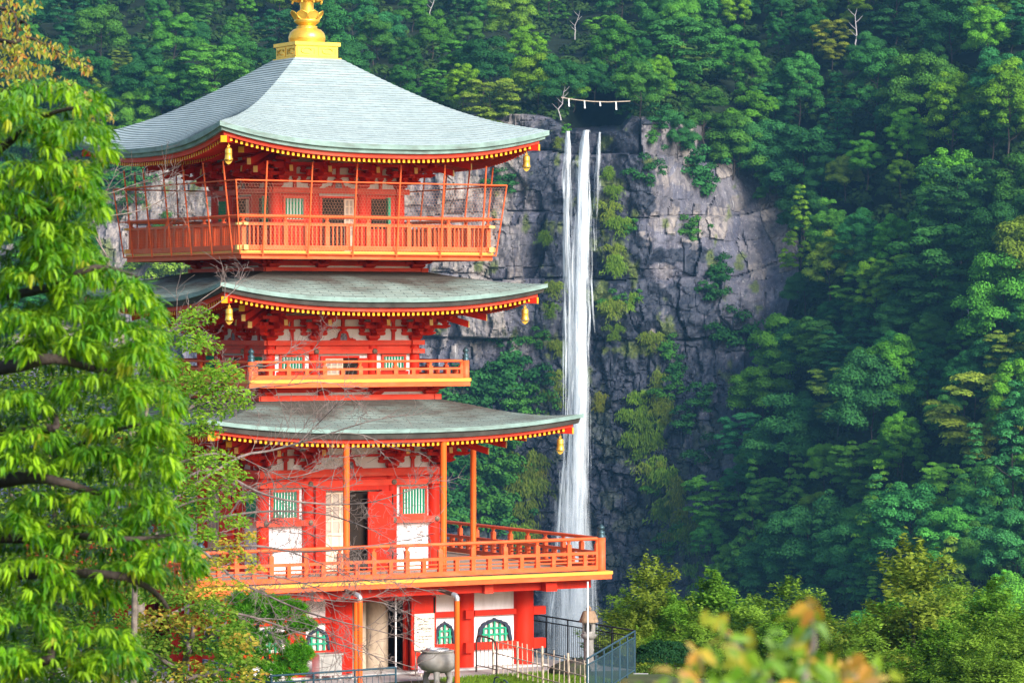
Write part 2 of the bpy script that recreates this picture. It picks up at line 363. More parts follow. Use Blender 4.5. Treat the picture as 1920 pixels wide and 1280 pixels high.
# ------------------------------------------------ finial
fin = empty('finial', (0, 0, 0), 0, pag)
zb = 6.955+HC
mb = MB(); mb.box(-.70, .70, -.70, .70, zb-.01, zb+.05); mb.box(-.63, .63, -.63, .63, zb+.05, zb+.375); mb.box(-.685, .685, -.685, .685, zb+.375, zb+.47)
for k in range(4):
    c, s = math.cos(k*math.pi/2), math.sin(k*math.pi/2)
    def pt(x, y, z): return (x*c-y*s, x*s+y*c, z)
    for (a, b_) in ((-.60, -.04), (.04, .60)):
        vs = [pt(a, -.645, zb+.09), pt(b_, -.645, zb+.09), pt(b_, -.645, zb+.34), pt(a, -.645, zb+.34)]
        i = .05; vs += [pt(a+i, -.645, zb+.09+i), pt(b_-i, -.645, zb+.09+i), pt(b_-i, -.645, zb+.34-i), pt(a+i, -.645, zb+.34-i)]
        vs += [pt(a, -.632, zb+.09), pt(b_, -.632, zb+.09), pt(b_, -.632, zb+.34), pt(a, -.632, zb+.34)]
        mb.add(vs, [(0, 1, 5, 4), (1, 2, 6, 5), (2, 3, 7, 6), (3, 0, 4, 7), (8, 9, 1, 0), (9, 10, 2, 1), (10, 11, 3, 2), (11, 8, 0, 3)])
        cx_ = (a+b_)/2
        mb.tube([pt(cx_+.16*math.cos(q), -.645, zb+.215+.09*math.sin(q)*(1 if q < 3.2 else .6)) for q in np.linspace(.3, 5.2, 9)], .016, 5)
mb.build('finial_base', M['gold'], fin)
mb = MB(); mb.lathe([(.47, zb+.47), (.50, zb+.55), (.505, zb+.65), (.47, zb+.76), (.38, zb+.85), (.27, zb+.89), (.285, zb+.91), (.285, zb+.94), (.22, zb+.96)], n=36)
for k in range(8):
    q = k*math.pi/4; mb.tube([((.512-.03*abs(t))*math.cos(q+t*.33), (.512-.03*abs(t))*math.sin(q+t*.33), zb+.60+.10*abs(t)**2) for t in np.linspace(-1, 1, 7)], .012, 5)
mb.build('bowl', M['gold'], fin)
mb = MB(); mb.lathe([(.22, zb+.96), (.30, zb+1.02), (.355, zb+1.07), (.345, zb+1.13), (.20, zb+1.14)], n=28)
for k in range(8):      # open lotus petals
    q = k*math.pi/4; vs = []
    for t in np.linspace(0, 1, 6):
        wd = .15*math.sin(math.pi*(.18+.82*(1-t)))**.8*(1 if t < .95 else .2); r_ = .33+.13*t**1.6; z = zb+1.09+.26*t
        for s in (-1, 1): vs.append((r_*math.cos(q)-s*wd*math.sin(q), r_*math.sin(q)+s*wd*math.cos(q), z))
    vs2 = [(x*.94, y*.94, z) for x, y, z in vs]
    fs = [(2*i, 2*i+1, 2*i+3, 2*i+2) for i in range(5)]
    mb.add(vs, fs); mb.add(vs2, [f[::-1] for f in fs])
    mb.tube([vs[j] for j in (0, 2, 4, 6, 8, 10, 11, 9, 7, 5, 3, 1)], .012, 5)
mb.build('lotus_crown', M['gold'], fin)
mb = MB(); mb.lathe([(.19, zb+1.1), (.185, zb+4), (.15, zb+6.6), (.0, zb+6.65)], n=20); mb.build('shaft', M['gold'], fin)
for i in range(9):
    z = zb+1.66+i*.5; r_ = .42-.02*i; mb = MB()
    mb.tube([(r_*math.cos(q), r_*math.sin(q), z) for q in np.linspace(0, 2*math.pi, 25)], .035, 6)
    mb.tube([((r_*.62)*math.cos(q), (r_*.62)*math.sin(q), z) for q in np.linspace(0, 2*math.pi, 25)], .02, 5)
    for k in range(8):
        q = k*math.pi/4; mb.tube([(.17*math.cos(q), .17*math.sin(q), z), (r_*math.cos(q), r_*math.sin(q), z)], .02, 5)
        mb.lathe([(.0, -.03), (.022, -.05), (.03, -.10), (.0, -.10)], (r_*1.02*math.cos(q), r_*1.02*math.sin(q), z), 6)
    mb.build('ring', M['gold'], fin)
# ------------------------------------------------ walls, columns, beams, brackets
def wall_core(half, z0, z1, m=M['white']):
    mb = MB(); mb.box(-half, half, -half, half, z0, z1); return mb.build('plaster_wall', m, pag)
def cols(xs, half, z0, z1, r):
    mb = MB(); mb.lathe([(r, z0), (r, z1)], n=18); me = mb.mesh('column', [M['red']])
    pts = set()
    for k in range(4):
        c, s = round(math.cos(k*math.pi/2)), round(math.sin(k*math.pi/2))
        for x in xs: pts.add((round(x*c+half*s, 3), round(x*s-half*c, 3)))
    for x, y in sorted(pts): link('column', me, pag, (x, y, 0))
def band(name, half, ext, y, z0, z1, th, m='beam', ks=(0, 1, 2, 3)):
    # alternate sides run long / butt so that no faces coincide at the corners
    out = []
    for k in ks:
        e = ext if k % 2 == 0 else y-th/2-.002
        dz = 0 if k % 2 == 0 else .002
        mb = MB()
        if k % 2 == 0: mb.box(-e, e, -y-th/2, -y+th/2, z0, z1)
        else:
            mb.box(-e, e, -y-th/2, -y+th/2, z0+dz, z1-dz)
            for s in (-1, 1): mb.box(*(sorted((s*(y+th/2+.002), s*ext))), -y-th/2, -y+th/2, z0+dz, z1-dz)
        out.append(mb.build(name, M[m], pag, rz=k*math.pi/2))
    return out
def curved_arm(L, h, c=.5):                  # bracket arm outline, rounded undersides
    n = 6; pts = [(-L/2, h)]
    for i in range(n+1):
        q = i/n*math.pi/2; pts.append((-L/2+h*1.1*(1-math.cos(q)), h*.35*(1-0)*1-(h*.35)*1*math.sin(q) if i else h*.35))
    pts += [(-x, z) for x, z in pts[::-1]]
    return pts
def block(mb, x, y, z, wt, h, m=0):          # bearing block, tapered below
    a = wt/2; b = a*.66
    vs = [(x-b, y-b, z), (x+b, y-b, z), (x+b, y+b, z), (x-b, y+b, z), (x-a, y-a, z+h*.5), (x+a, y-a, z+h*.5), (x+a, y+a, z+h*.5), (x-a, y+a, z+h*.5),
          (x-a, y-a, z+h), (x+a, y-a, z+h), (x+a, y+a, z+h), (x-a, y+a, z+h)]
    f = [(3, 2, 1, 0), (8, 9, 10, 11)]
    for l in (0, 4): f += [(l+i, l+(i+1) % 4, l+4+(i+1) % 4, l+4+i) for i in range(4)]
    mb.add(vs, f, m)
def bracket_mesh(z, half, corner=False, out=.62):
    mb = MB(); y = -half
    block(mb, 0, y, z+.001, .34, .125)
    def armx(L, yy, zz, h=.095, t=.11): mb.prism([(a, zz+b) for a, b in curved_arm(L, h)], yy-t/2, yy+t/2)
    def army(y0, y1, zz, h=.095, t=.105):
        n = 6; pts = [(y1, zz+h), (y0, zz+h), (y0, zz)]
        for i in range(n+1):
            q = i/n*math.pi/2; pts.append((y1+h*1.1*(1-math.sin(q)), zz+h*.35*(1-math.sin(math.pi/2-q))*0+h*.35*(q/(math.pi/2))))
        mb.prismx(pts, -t/2, t/2)
    armx(.78, y, z+.128); army(y+.1, y-.42, z+.129)
    for x in (-.31, 0, .31): block(mb, x, y, z+.225, .155, .085)
    block(mb, 0, y-.33, z+.226, .155, .085)
    armx(.74, y-.33, z+.312); army(y+.1, y-.72, z+.313)
    for x in (-.30, 0, .30): block(mb, x, y-.33, z+.409, .15, .08)
    block(mb, 0, y-.62, z+.41, .15, .08)
    armx(.66, y-.62, z+.49, .085)
    armx(.80, y, z+.40, .095); 
    for x in (-.32, .32): block(mb, x, y, z+.497, .15, .08)
    # tail rafter sloping out, ochre end
    t = .052; y0, y1 = y+.05, y-1.0; za, zb_ = z+.78, z+.40; h = .16
    vs = [(-t, y1, zb_), (t, y1, zb_), (t, y1+.02, zb_+h), (-t, y1+.02, zb_+h), (-t, y0, za), (t, y0, za), (t, y0, za+h), (-t, y0, za+h)]
    mb.add(vs, [(0, 4, 5, 1), (1, 5, 6, 2), (2, 6, 7, 3), (3, 7, 4, 0), (4, 7, 6, 5)]); mb.add(vs[:4], [(0, 1, 2, 3)], 1)
    block(mb, 0, y1+.24, zb_+h+.075, .15, .08); armx(.66, y1+.24, zb_+h+.155, .085)
    return mb
def bracket_corner_mesh(z, half):
    mb = MB()
    n0 = bracket_mesh(z, 0)
    for q in (0, math.pi/2):                 # both faces of the corner at (half,-half), second pass slightly raised
        c, s = math.cos(q), math.sin(q); off = .0 if q == 0 else .0025
        vs = [(x*c-y*s+half, x*s+y*c-half, zz+off) for x, y, zz in n0.v]; n = len(mb.v); mb.v += vs
        for f, m in zip(n0.f, n0.m): mb.f.append([i+n for i in f]); mb.m.append(m); mb.sm.append(False)
    # diagonal arms and tail rafter
    q = math.pi/4; c, s = math.cos(q), math.sin(q)
    dg = MB()
    for (L, zz, h) in ((.6, .130, .095), (1.02, .315, .095)): dg.prismx([(.1, z+zz+h), (.1, z+zz), (-L+.12, z+zz), (-L, z+zz+h*.5), (-L, z+zz+h)], -.06, .06)
    for (L, zz) in ((.47, .226), (.88, .41)): block(dg, 0, -L, z+zz, .17, .085)
    for (o, a, b_, t) in ((1.55, .34, .80, .06), (2.05, .52, .98, .055)):
        h = .17; vs = [(-t, -o, z+a), (t, -o, z+a), (t, -o, z+a+h), (-t, -o, z+a+h), (-t, 0, z+b_), (t, 0, z+b_), (t, 0, z+b_+h), (-t, 0, z+b_+h)]
        dg.add(vs, [(0, 4, 5, 1), (1, 5, 6, 2), (2, 6, 7, 3), (3, 7, 4, 0), (4, 7, 6, 5)]); dg.add(vs[:4], [(0, 1, 2, 3)], 1)
    vs = [(x*c-y*s+half, x*s+y*c-half, zz+.001) for x, y, zz in dg.v]; n = len(mb.v); mb.v += vs
    for f, m in zip(dg.f, dg.m): mb.f.append([i+n for i in f]); mb.m.append(m); mb.sm.append(False)
    return mb
def frog_leg(z, half, x, w=.62, h=.27):
    mb = MB(); y = -half-.035
    L = [(-.62, 0), (-.56, .045), (-.5, .035), (-.44, .075), (-.36, .05), (-.27, .10), (-.22, .22), (-.14, .285), (0, .30)]
    outl = L+[(-a, b_) for a, b_ in L[:-1][::-1]]
    inn = [(-.16, 0), (-.155, .12), (-.11, .2), (0, .215), (.11, .2), (.155, .12), (.16, 0)]
    pts = [(x+a*w, z+b_*h/.3) for a, b_ in outl]
    mb.prism(pts[::-1], y-.03, y+.03, 0)
    mb.prism([(x+a*w, z+.001+b_*h/.3) for a, b_ in inn][::-1], y-.036, y-.02, 1)
    block(mb, x, y, z+h, .17, .075)
    return mb
def strut(z, half, x, h=.27):
    mb = MB(); mb.box(x-.045, x+.045, -half-.05, -half+.02, z, z+h-.05); block(mb, x, -half-.01, z+h-.05, .15, .08); return mb
def storey_brackets(z, half, xs, wallhalf):
    pl = bracket_mesh(z, half)
    me = pl.mesh('bracket', [M['red'], M['ochre']])
    for k in range(4):
        for x in xs[1:-1]:
            c, s = math.cos(k*math.pi/2), math.sin(k*math.pi/2); link('bracket', me, pag, (x*c, x*s, 0), k*math.pi/2)
    mc = bracket_corner_mesh(z, half).mesh('corner_bracket', [M['red'], M['ochre']])
    for k in range(4): link('corner_bracket', mc, pag, rz=k*math.pi/2)
    mids = [(xs[0]+xs[1])/2, (xs[2]+xs[3])/2]
    for x in mids: four('strut', strut(z, wallhalf, x), M['red'], pag)
    four('frog_leg_strut', frog_leg(z, wallhalf, 0), [M['red'], M['paintpanel']], pag)
    for x in [mids[0], 0, mids[1]]: four('strut', strut(z+.37, wallhalf, x, .22), M['red'], pag)
    band('bracket_beam', half, half+.62, half, z+.308, z+.375, .10, 'red')
    band('bracket_beam', half, half+.62, half, z+.56, z+.66, .10, 'red')
    band('purlin', half, half+.98, half+.62, z+.575, z+.66, .10, 'red')
    band('purlin', half, half+1.25, half+.76, z+.86, z+.95, .10, 'red')
def renji(x0, x1, z0, z1, y, n, frame=.06, m='green', gapm='white', ft='beam'):
    mb = MB()                                  # 0 frame, 1 bar, 2 backing
    mb.box(x0-frame, x0, -y-.05, -y+.02, z0-frame, z1+frame); mb.box(x1, x1+frame, -y-.05, -y+.02, z0-frame, z1+frame)
    mb.box(x0, x1, -y-.05, -y+.02, z1, z1+frame); mb.box(x0, x1, -y-.05, -y+.02, z0-frame, z0)
    mb.box(x0, x1, -y-.004, -y+.015, z0, z1, 2)
    p = (x1-x0)/n
    for i in range(n):
        cx_ = x0+(i+.5)*p; b_ = p*.36
        mb.add([(cx_-b_, -y-.006, z0), (cx_, -y-.04, z0), (cx_+b_, -y-.006, z0), (cx_-b_, -y-.006, z1), (cx_, -y-.04, z1), (cx_+b_, -y-.006, z1)],
               [(0, 1, 4, 3), (1, 2, 5, 4)], 1)
    return mb
RG = [M['beam'], M['green'], M['white']]
# ---- storey 1 (over the veranda)
Z1 = 5.32; H1 = 2.56; xs1 = [-2.56, -1.25, 1.25, 2.56]
wall_core(2.55, 2.5, 6.5)
cols(xs1, H1, 2.56, 5.12, .165)
band('plate_beam', H1, H1+.24, H1, 5.115, 5.32, .40); band('tie_beam', H1, H1+.24, H1, 4.86, 5.02, .38, 'beam')
band('frieze_board', H1, H1-.17, H1, 5.022, 5.113, .12, 'red')
# (the lower tie beam is interrupted by the centre bay)
for k in range(4):
    for x0, x1 in ((-2.84, -1.05), (1.05, 2.84)):
        mb = MB(); e = .002*(k % 2)
        if x0 < 0: mb.box(x0 if k % 2 == 0 else -2.36, x1, -2.76, -2.54, 3.84+e, 4.0-e)
        else: mb.box(x0, x1 if k % 2 == 0 else 2.36, -2.76, -2.54, 3.84+e, 4.0-e)
        mb.build('tie_beam', M['beam'], pag, rz=k*math.pi/2)
boss = MB(); boss.tube([(0, 0, 0), (0, -.03, 0), (0, -.045, 0)], [.075, .07, .03], 14); boss.tube([(0, -.03, 0), (0, -.07, 0)], [.035, .012], 10); bm = boss.mesh('nail_boss', [M['boss']])
def bosses(xs, y, zs):
    for k in range(4):
        c, s = math.cos(k*math.pi/2), math.sin(k*math.pi/2)
        for z in zs:
            for x in xs: link('nail_boss', bm, pag, (x*c+y*s, x*s-y*c, z), k*math.pi/2)
bosses(xs1, 2.752, [4.94]); bosses([-2.56, -1.25, 1.25, 2.56], 2.762, [3.92])
storey_brackets(Z1, H1, xs1, 2.55)
for x0 in (-2.30, 1.56):
    four('window', renji(x0+.02, x0+.72, 4.06, 4.74, 2.57, 8), RG, pag)
    for px in (x0-.15, x0+.8):
        pass
def dooropen(z0, z1, half, xl, xr, swing=True):  # dark panel on the solid wall, painted as the unlit interior
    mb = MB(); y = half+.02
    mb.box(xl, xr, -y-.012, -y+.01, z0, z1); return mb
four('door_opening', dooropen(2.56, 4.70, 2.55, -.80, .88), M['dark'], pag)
mb = MB(); mb.box(-1.09, -.80, -2.75, -2.55, 2.56, 4.74); mb.box(.88, 1.09, -2.75, -2.55, 2.56, 4.74); mb.box(-1.09, 1.09, -2.75, -2.55, 4.74, 4.858); four('door_frame', mb, M['red'], pag)
def lattice(x0, x1, z0, z1, y, nx, nz, zsplit, m=0):
    mb = MB(); mb.box(x0, x1, -y-.01, -y+.01, z0, zsplit, 0); t = .022
    mb.box(x0, x1, -y-.004, -y+.004, zsplit, z1, 1)
    mb.box(x0, x1, -y-.025, -y-.005, zsplit, zsplit+.06, 0); mb.box(x0, x1, -y-.025, -y-.005, z1-.05, z1, 0); mb.box(x0, x1, -y-.025, -y-.01, z0, z0+.07, 0)
    for i in range(nx+1):
        x = x0+(x1-x0)*i/nx; a = min(max(x-t, x0), x1-2*t); mb.box(a, a+2*t, -y-.027, -y-.006, z0+.07, z1-.05, 0)
    for i in range(1, nz):
        z = zsplit+(z1-zsplit)*i/nz; mb.box(x0, x1, -y-.022, -y-.0065, z-t*.8, z+t*.8, 0)
    return mb
M['paper'] = pmat('dim_paper', (.40, .33, .28), .9, var=.1)
M['creamdoor'] = pmat('cream_door_paint', (.66, .50, .38), .6, var=.06)
four('lattice_door', lattice(-.79, -.08, 2.6, 4.70, 2.60, 3, 3, 3.55), [M['creamdoor'], M['paper']], pag)
mb = MB(); mb.box(.0, .78, -.03, .03, 0, 2.12); mb.box(.06, .72, -.042, -.03, 1.25, 2.04); mb.box(.06, .72, -.042, -.03, .15, 1.15); mb.box(.735, .765, -.045, -.031, 1.75, 2.05, 1); mb.box(.735, .765, -.045, -.031, .25, .5, 1)
me = mb.mesh('door', [M['red'], M['dark']])
for k in range(4):
    c, s = math.cos(k*math.pi/2), math.sin(k*math.pi/2); x, y = 0.42, -2.82
    link('door', me, pag, (x*c-y*s, x*s+y*c, 2.58), k*math.pi/2+.05)
# ---- storey 2
Z2 = 8.745; H2 = 2.17; xs2 = [-2.17, -.875, .875, 2.17]
wall_core(2.16, 7.2, 9.9)
cols(xs2, H2, 7.68, 8.62, .14)
band('plate_beam', H2, H2+.24, H2, 8.615, 8.745, .34); band('tie_beam', H2, H2+.24, H2, 8.39, 8.51, .34, 'beam'); band('frieze_board', H2, H2-.15, H2, 8.512, 8.613, .12, 'beam')
bosses(xs2, 2.352, [8.45]); storey_brackets(Z2, H2, xs2, 2.16)
for x0 in (-1.84, 1.22): four('window', renji(x0, x0+.62, 7.98, 8.31, 2.18, 7), RG, pag)
mb = MB()
for x in (-2.0, -1.06, 1.0, 1.94): mb.box(x-.035, x+.035, -2.176, -2.163, 7.7, 8.385)
for a in (-1.98, 1.08):
    mb = MB(); mb.box(a, a+.91, -2.19, -2.15, 7.7, 7.915); four('wainscot', mb, M['red'], pag)
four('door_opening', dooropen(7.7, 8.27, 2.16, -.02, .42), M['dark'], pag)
mb = MB(); mb.box(-.70, -.56, -2.26, -2.15, 7.7, 8.33); mb.box(-.56, .46, -2.26, -2.15, 8.27, 8.33); mb.box(.43, .72, -2.24, -2.15, 7.7, 8.27); four('door_frame', mb, M['red'], pag)
four('lattice_door', lattice(-.555, -.02, 7.72, 8.27, 2.2, 3, 2, 7.80), [M['creamdoor'], M['paper']], pag)
# ---- storey 3
Z3 = 12.825; H3 = 1.865; xs3 = [-1.865, -.72, .72, 1.865]
wall_core(1.855, 10.6, 14.0)
cols(xs3, H3, 11.05, 12.69, .15)
band('plate_beam', H3, H3+.24, H3, 12.685, 12.825, .34); storey_brackets(Z3, H3, xs3, 1.855)
for a in (-1.72, .87):
    mb = MB(); mb.box(a, a+.85, -1.90, -1.85, 11.1, 12.682); four('wainscot', mb, M['red'], pag)
four('window', renji(-1.60, -1.05, 11.98, 12.54, 1.905, 6), RG, pag)
mb = MB(); mb.box(1.0, 1.42, -1.93, -1.90, 11.75, 12.56); mb.box(1.44, 1.52, -2.05, -1.90, 11.7, 12.6, 1); four('shutter', mb, [M['dark'], M['green']], pag)
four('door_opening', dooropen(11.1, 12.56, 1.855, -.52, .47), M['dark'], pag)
mb = MB(); mb.box(-.60, -.52, -1.98, -1.85, 11.1, 12.62); mb.box(.47, .55, -1.98, -1.85, 11.1, 12.62); mb.box(-.52, .47, -1.98, -1.85, 12.56, 12.62); four('door_frame', mb, M['red'], pag)
four('lattice_door', lattice(.17, .46, 11.12, 12.55, 1.90, 2, 5, 11.5), [M['creamdoor'], M['paper']], pag)
# ------------------------------------------------ balconies and railings
def balcony(half, zt, under, nb, base_half, base_z0, base_z1, wallh, nm='balcony'):
    b = empty(nm, (0, 0, 0), 0, pag)
    mb = MB(); mb.box(-half+.05, half-.05, -half+.05, half-.05, zt-.10, zt-.012); mb.build('deck', M['deck'], b)
    for k in range(4):
        e = half if k % 2 == 0 else half-.10
        mb = MB(); mb.box(-e, e, -half, -half+.098, zt-.085, zt); mb.build('edge_board', M['yellow'], b, rz=k*math.pi/2)
        e = half-.02 if k % 2 == 0 else half-.12
        mb = MB(); mb.box(-e, e, -half+.02, -half+.12, zt-.21, zt-.086); mb.build('fascia_board', M['orange'], b, rz=k*math.pi/2)
    mb = MB(); mb.box(-half+.13, half-.13, -half+.13, half-.13, zt-.16, zt-.101); mb.build('underside', M['red'], b)
    return b
def railing(parent, half, zt, kind):
    A = half-.10; me = MB(); zb_ = zt
    def side(mb, k):
        e = A+ (.12 if kind == 3 else 0)
        ee = e if k % 2 == 0 else A-.06
        m = 0; ec = 1
        if kind == 1: hz = (.03, .15, .44, .52, .86); sp = .955
        elif kind == 2: hz = (.01, .12, .235, .29, .465); sp = 1.0
        else: hz = (.015, .145, .66, .73, .90); sp = 1.13
        mb.box(-ee, ee, -A-.055, -A+.055, zb_+hz[0], zb_+hz[1])
        mb.box(-A, A, -A-.05, -A+.05, zb_+hz[2], zb_+hz[3])
        rr = .048 if kind != 2 else .036
        mb.tube([(-ee, -A, zb_+hz[4]), (ee, -A, zb_+hz[4])], rr, 10)
        n = max(2, round(2*A/sp)); st = 2*A/n; rng = []
        for i in range(n+1):
            x = -A+i*st
            if 0 < i < n or kind == 3 or True:
                if i in (0, n) and kind in (1, 2): x += .10 if i == 0 else -.10
                mb.box(x-.06, x+.06, -A-.057, -A+.057, zb_+hz[1], zb_+hz[2]); top = hz[4]-rr
                mb.box(x-.062, x+.062, -A-.052, -A+.052, zb_+hz[3], zb_+top-.09)
                mb.lathe([(.06, top-.09), (.035, top-.06), (.055, top-.02), (.06, top+.01)], (x, -A, zb_), 8)
            if i < n:
                xm = -A+(i+.5)*st; mb.box(xm-.055, xm+.055, -A-.056, -A+.056, zb_+hz[1], zb_+hz[2])
        if kind == 1:
            for zz in (.24, .335): mb.tube([(-A, -A, zb_+zz), (A, -A, zb_+zz)], .022, 6)
        if kind == 3:
            p = st/2/5
            for j in range(int(2*A/p)):
                x = -A+(j+.5)*p
                if j % 5 in (1, 2, 3) : mb.box(x-.018, x+.018, -A-.02, -A+.02, zb_+hz[1], zb_+hz[2])
            for s in (-1, 1):
                for z0, z1, hw in ((hz[0], hz[1], .056), (hz[2], hz[3], .051)):
                    mb.box(s*A-.06, s*A+.06, -A-.20, -A-.058, zb_+z0+.003, zb_+z1-.003, 1)
    out = []
    for k in range(4):
        mb = MB(); side(mb, k); o = mb.build('railing', [M['orange'], M['ochre']], parent, rz=k*math.pi/2); out.append(o)
    if kind in (1, 2):
        h = 1.03 if kind == 1 else .62
        mb = MB(); r_ = .115 if kind == 1 else .095; mb.lathe([(r_, zb_), (r_, zb_+h-.12), (.0, zb_+h-.12)], n=16); mp = mb.mesh('newel_post', [M['orange']])
        mb = MB(); q = r_/.115; z = zb_+h-.119; mb.lathe([(.122*q, z-.02), (.122*q, z+.03), (.095*q, z+.05), (.10*q, z+.08), (.11*q, z+.13), (.06*q, z+.16), (.055*q, z+.18), (.10*q, z+.22), (.09*q, z+.27), (.03*q, z+.32), (.0, z+.35)], n=14); mc = mb.mesh('post_cap', [M['bronze']])
        for k in range(4):
            c, s = math.cos(k*math.pi/2), math.sin(k*math.pi/2); x, y = A+.02, -A-.02
            p_ = link('newel_post', mp, parent, (x*c-y*s, x*s+y*c, 0)); link('post_cap', mc, parent, (x*c-y*s, x*s+y*c, 0))
    return out
b1 = balcony(6.10, 2.585, 0, 0, 0, 0, 0, 0, 'veranda'); railing(b1, 5.95, 2.585, 1)
b2 = balcony(3.31, 7.72, 0, 0, 0, 0, 0, 0); railing(b2, 3.28, 7.72, 2)
b3 = balcony(3.75, 11.10, 0, 0, 0, 0, 0, 0); railing(b3, 3.74, 11.10, 3)
# supports below the upper balconies: base beam, brackets, white panel
def support(base_half, z0, z1, zdeck, half, n):
    band('base_beam', base_half, base_half+.04, base_half-.09, z0, z1, .18, 'beam')
    hh = base_half-.17
    mb = MB(); mb.box(-hh, hh, -hh, hh, z0-.25, zdeck-.2); mb.build('plaster_wall', M['white'], pag)
    mb = MB(); mb.box(-hh-.05, hh+.05, -hh-.03, -hh+.03, zdeck-.36, zdeck-.22); four('support_beam', mb, M['red'], pag)
    mb = MB()
    zz = z1+.002
    block(mb, 0, -hh-.02, zz, .34, .10)
    mb.prismx([(-hh+.1, zz+.10), (-hh-.22, zz+.10), (-hh-.42, zz+.14), (-hh-.5, zz+.19), (-hh+.1, zz+.19)], -.07, .07)
    mb.prism([(a, zz+.102+b_) for a, b_ in curved_arm(.62, .08)], -hh-.10, -hh+.02)
    L = half-hh-.5
    mb.prismx([(-hh+.1, zz+.192), (-hh-L+.2, zz+.192), (-hh-L, zz+.24), (-hh-L, zz+.28), (-hh+.1, zz+.28)], -.075, .075)
    me = mb.mesh('balcony_bracket', [M['red']])
    xs = np.linspace(-hh+.12, hh-.12, n)
    for k in range(4):
        for x in xs:
            c, s = math.cos(k*math.pi/2), math.sin(k*math.pi/2); link('balcony_bracket', me, pag, (x*c, x*s, 0), k*math.pi/2)
    q = MB(); dl = (half-hh)*1.18; q.prismx([(0, zz+.2), (-dl+.25, zz+.2), (-dl, zz+.28), (0, zz+.28)], -.08, .08); me = q.mesh('balcony_bracket', [M['red']])
    for k in range(4):
        c, s = math.cos(k*math.pi/2), math.sin(k*math.pi/2); x, y = hh-.1, -hh+.1
        link('balcony_bracket', me, pag, (x*c-y*s, x*s+y*c, 0), k*math.pi/2+math.pi/4)
support(2.69, 7.15, 7.29, 7.72, 3.31, 4)
support(2.43, 10.565, 10.69, 11.10, 3.75, 4)
# ------------------------------------------------ bird net round the top balcony
net = empty('safety_net', (0, 0, 0), 0, pag)
zn0, zn1 = 11.02, 12.91
def noff(z): return 3.80+.115*(z-zn0)
pm = MB(); pm.tube([(0, -noff(zn0), zn0-.05), (0, -noff(13.42), 13.42)], .024, 8); pmm = pm.mesh('net_pole', [M['netpole']])
for k in range(4):
    for x in (-3.15, -1.84, -.53, .77, 2.09, 3.35):
        c, s = math.cos(k*math.pi/2), math.sin(k*math.pi/2); link('net_pole', pmm, net, (x*c, x*s, 0), k*math.pi/2)
mb = MB(); mb.tube([(-noff(zn0), -noff(zn0), zn0), (-noff(zn1), -noff(zn1), zn1)], .02, 8); four('net_pole', mb, M['netpole'], net)
for z, r_ in ((zn0, .022), (11.995, .016), (zn1, .022)):
    mb = MB(); a = noff(z); mb.tube([(-a, -a, z), (a, -a, z)], r_, 6); four('net_rail', mb, M['netpole'], net)
def hexnet():
    V = []; Fq = []; cw = .088; ch = .076; wd = .0015
    nx = int(2*noff(zn1)/cw); nz = int((zn1-zn0)/(ch))
    def ad(x0, z0, x1, z1):
        if abs(x0) > noff(z0)-.001 or abs(x1) > noff(z1)-.001 or max(z0, z1) > zn1: return
        d = np.array([x1-x0, z1-z0]); d = d/np.hypot(*d); px, pz = -d[1]*wd, d[0]*wd; n = len(V)
        for x, z in ((x0+px, z0+pz), (x1+px, z1+pz), (x1-px, z1-pz), (x0-px, z0-pz)): V.append((x, -noff(z)-.004, z))
        Fq.append((n, n+1, n+2, n+3))
    for j in range(nz):
        for i in range(-nx//2-1, nx//2+2):
            x = (i+.5*(j % 2))*cw; z = zn0+j*ch
            ad(x, z, x, z+ch*.55); ad(x, z+ch*.55, x+cw/2, z+ch); ad(x, z+ch*.55, x-cw/2, z+ch)
    return npmesh('wire_mesh', V, np.array(Fq), [M['wire']])
hm = hexnet()
for k in range(4): link('wire_mesh', hm, net, rz=k*math.pi/2)
# ------------------------------------------------ eave posts of the lowest roof and down pipes
pmb = MB(); pmb.lathe([(.10, 2.58), (.085, 2.62), (.085, 6.18)], n=14); pme = pmb.mesh('eave_post', [M['pipe']])
for x, y in ((-1.43, -5.2), (1.43, -5.2), (5.2, 0), (-5.2, 0)): link('eave_post', pme, pag, (x, y, 0))
# ------------------------------------------------ ground storey
xs0 = [-4.33, -2.5, -1.22, 1.22, 2.5, 4.33]
HB = 4.33
mb = MB()
for k in range(4):
    for (a, b_) in ((-4.2, -2.5), (-2.5, -1.3), (1.3, 2.5), (2.5, 4.2)):
        q = MB(); q.box(a, b_, -4.36, -4.28, .05, 2.2); q.build('plaster_wall', M['white'], pag, rz=k*math.pi/2)
cols(xs0, HB, .05, 2.30, .30)
band('floor_beam', HB, HB+1.55, HB, 2.09, 2.33, .34, 'red')
for k in range(4):
    for (a, b_) in ((-4.05, -2.78), (-2.22, -1.5), (1.5, 2.22), (2.78, 4.05)):
        for z0, z1 in ((1.40, 1.545), (.49, .685)):
            q = MB(); q.box(a, b_, -4.48, -4.30, z0, z1); q.build('tie_beam', M['red'], pag, rz=k*math.pi/2)
    for z0, z1 in ((1.36, 1.58), (.45, .72)):
        for x in (4.62,): 
            q = MB(); q.box(4.60, 4.98, -4.46, -4.24, z0, z1); q.build('beam_end', M['red'], pag, rz=k*math.pi/2)
        q = MB(); q.box(2.36, 2.60, -4.75, -4.60, z0, z1); q.build('beam_end', M['red'], pag, rz=k*math.pi/2)
for x in (-4.33, -2.5, 2.5, 4.33):
    q = MB(); q.box(x-.13, x+.13, -5.75, -4.2, 2.10, 2.345); four('joist', q, M['beam'], pag)
q = MB(); q.box(-5.70, 5.70, -5.62, -5.42, 2.12, 2.34); four('edge_beam', q, M['red'], pag, ks=(0, 2)); 
q = MB(); q.box(-5.40, 5.40, -5.62, -5.42, 2.123, 2.337); four('edge_beam', q, M['red'], pag, ks=(1, 3))
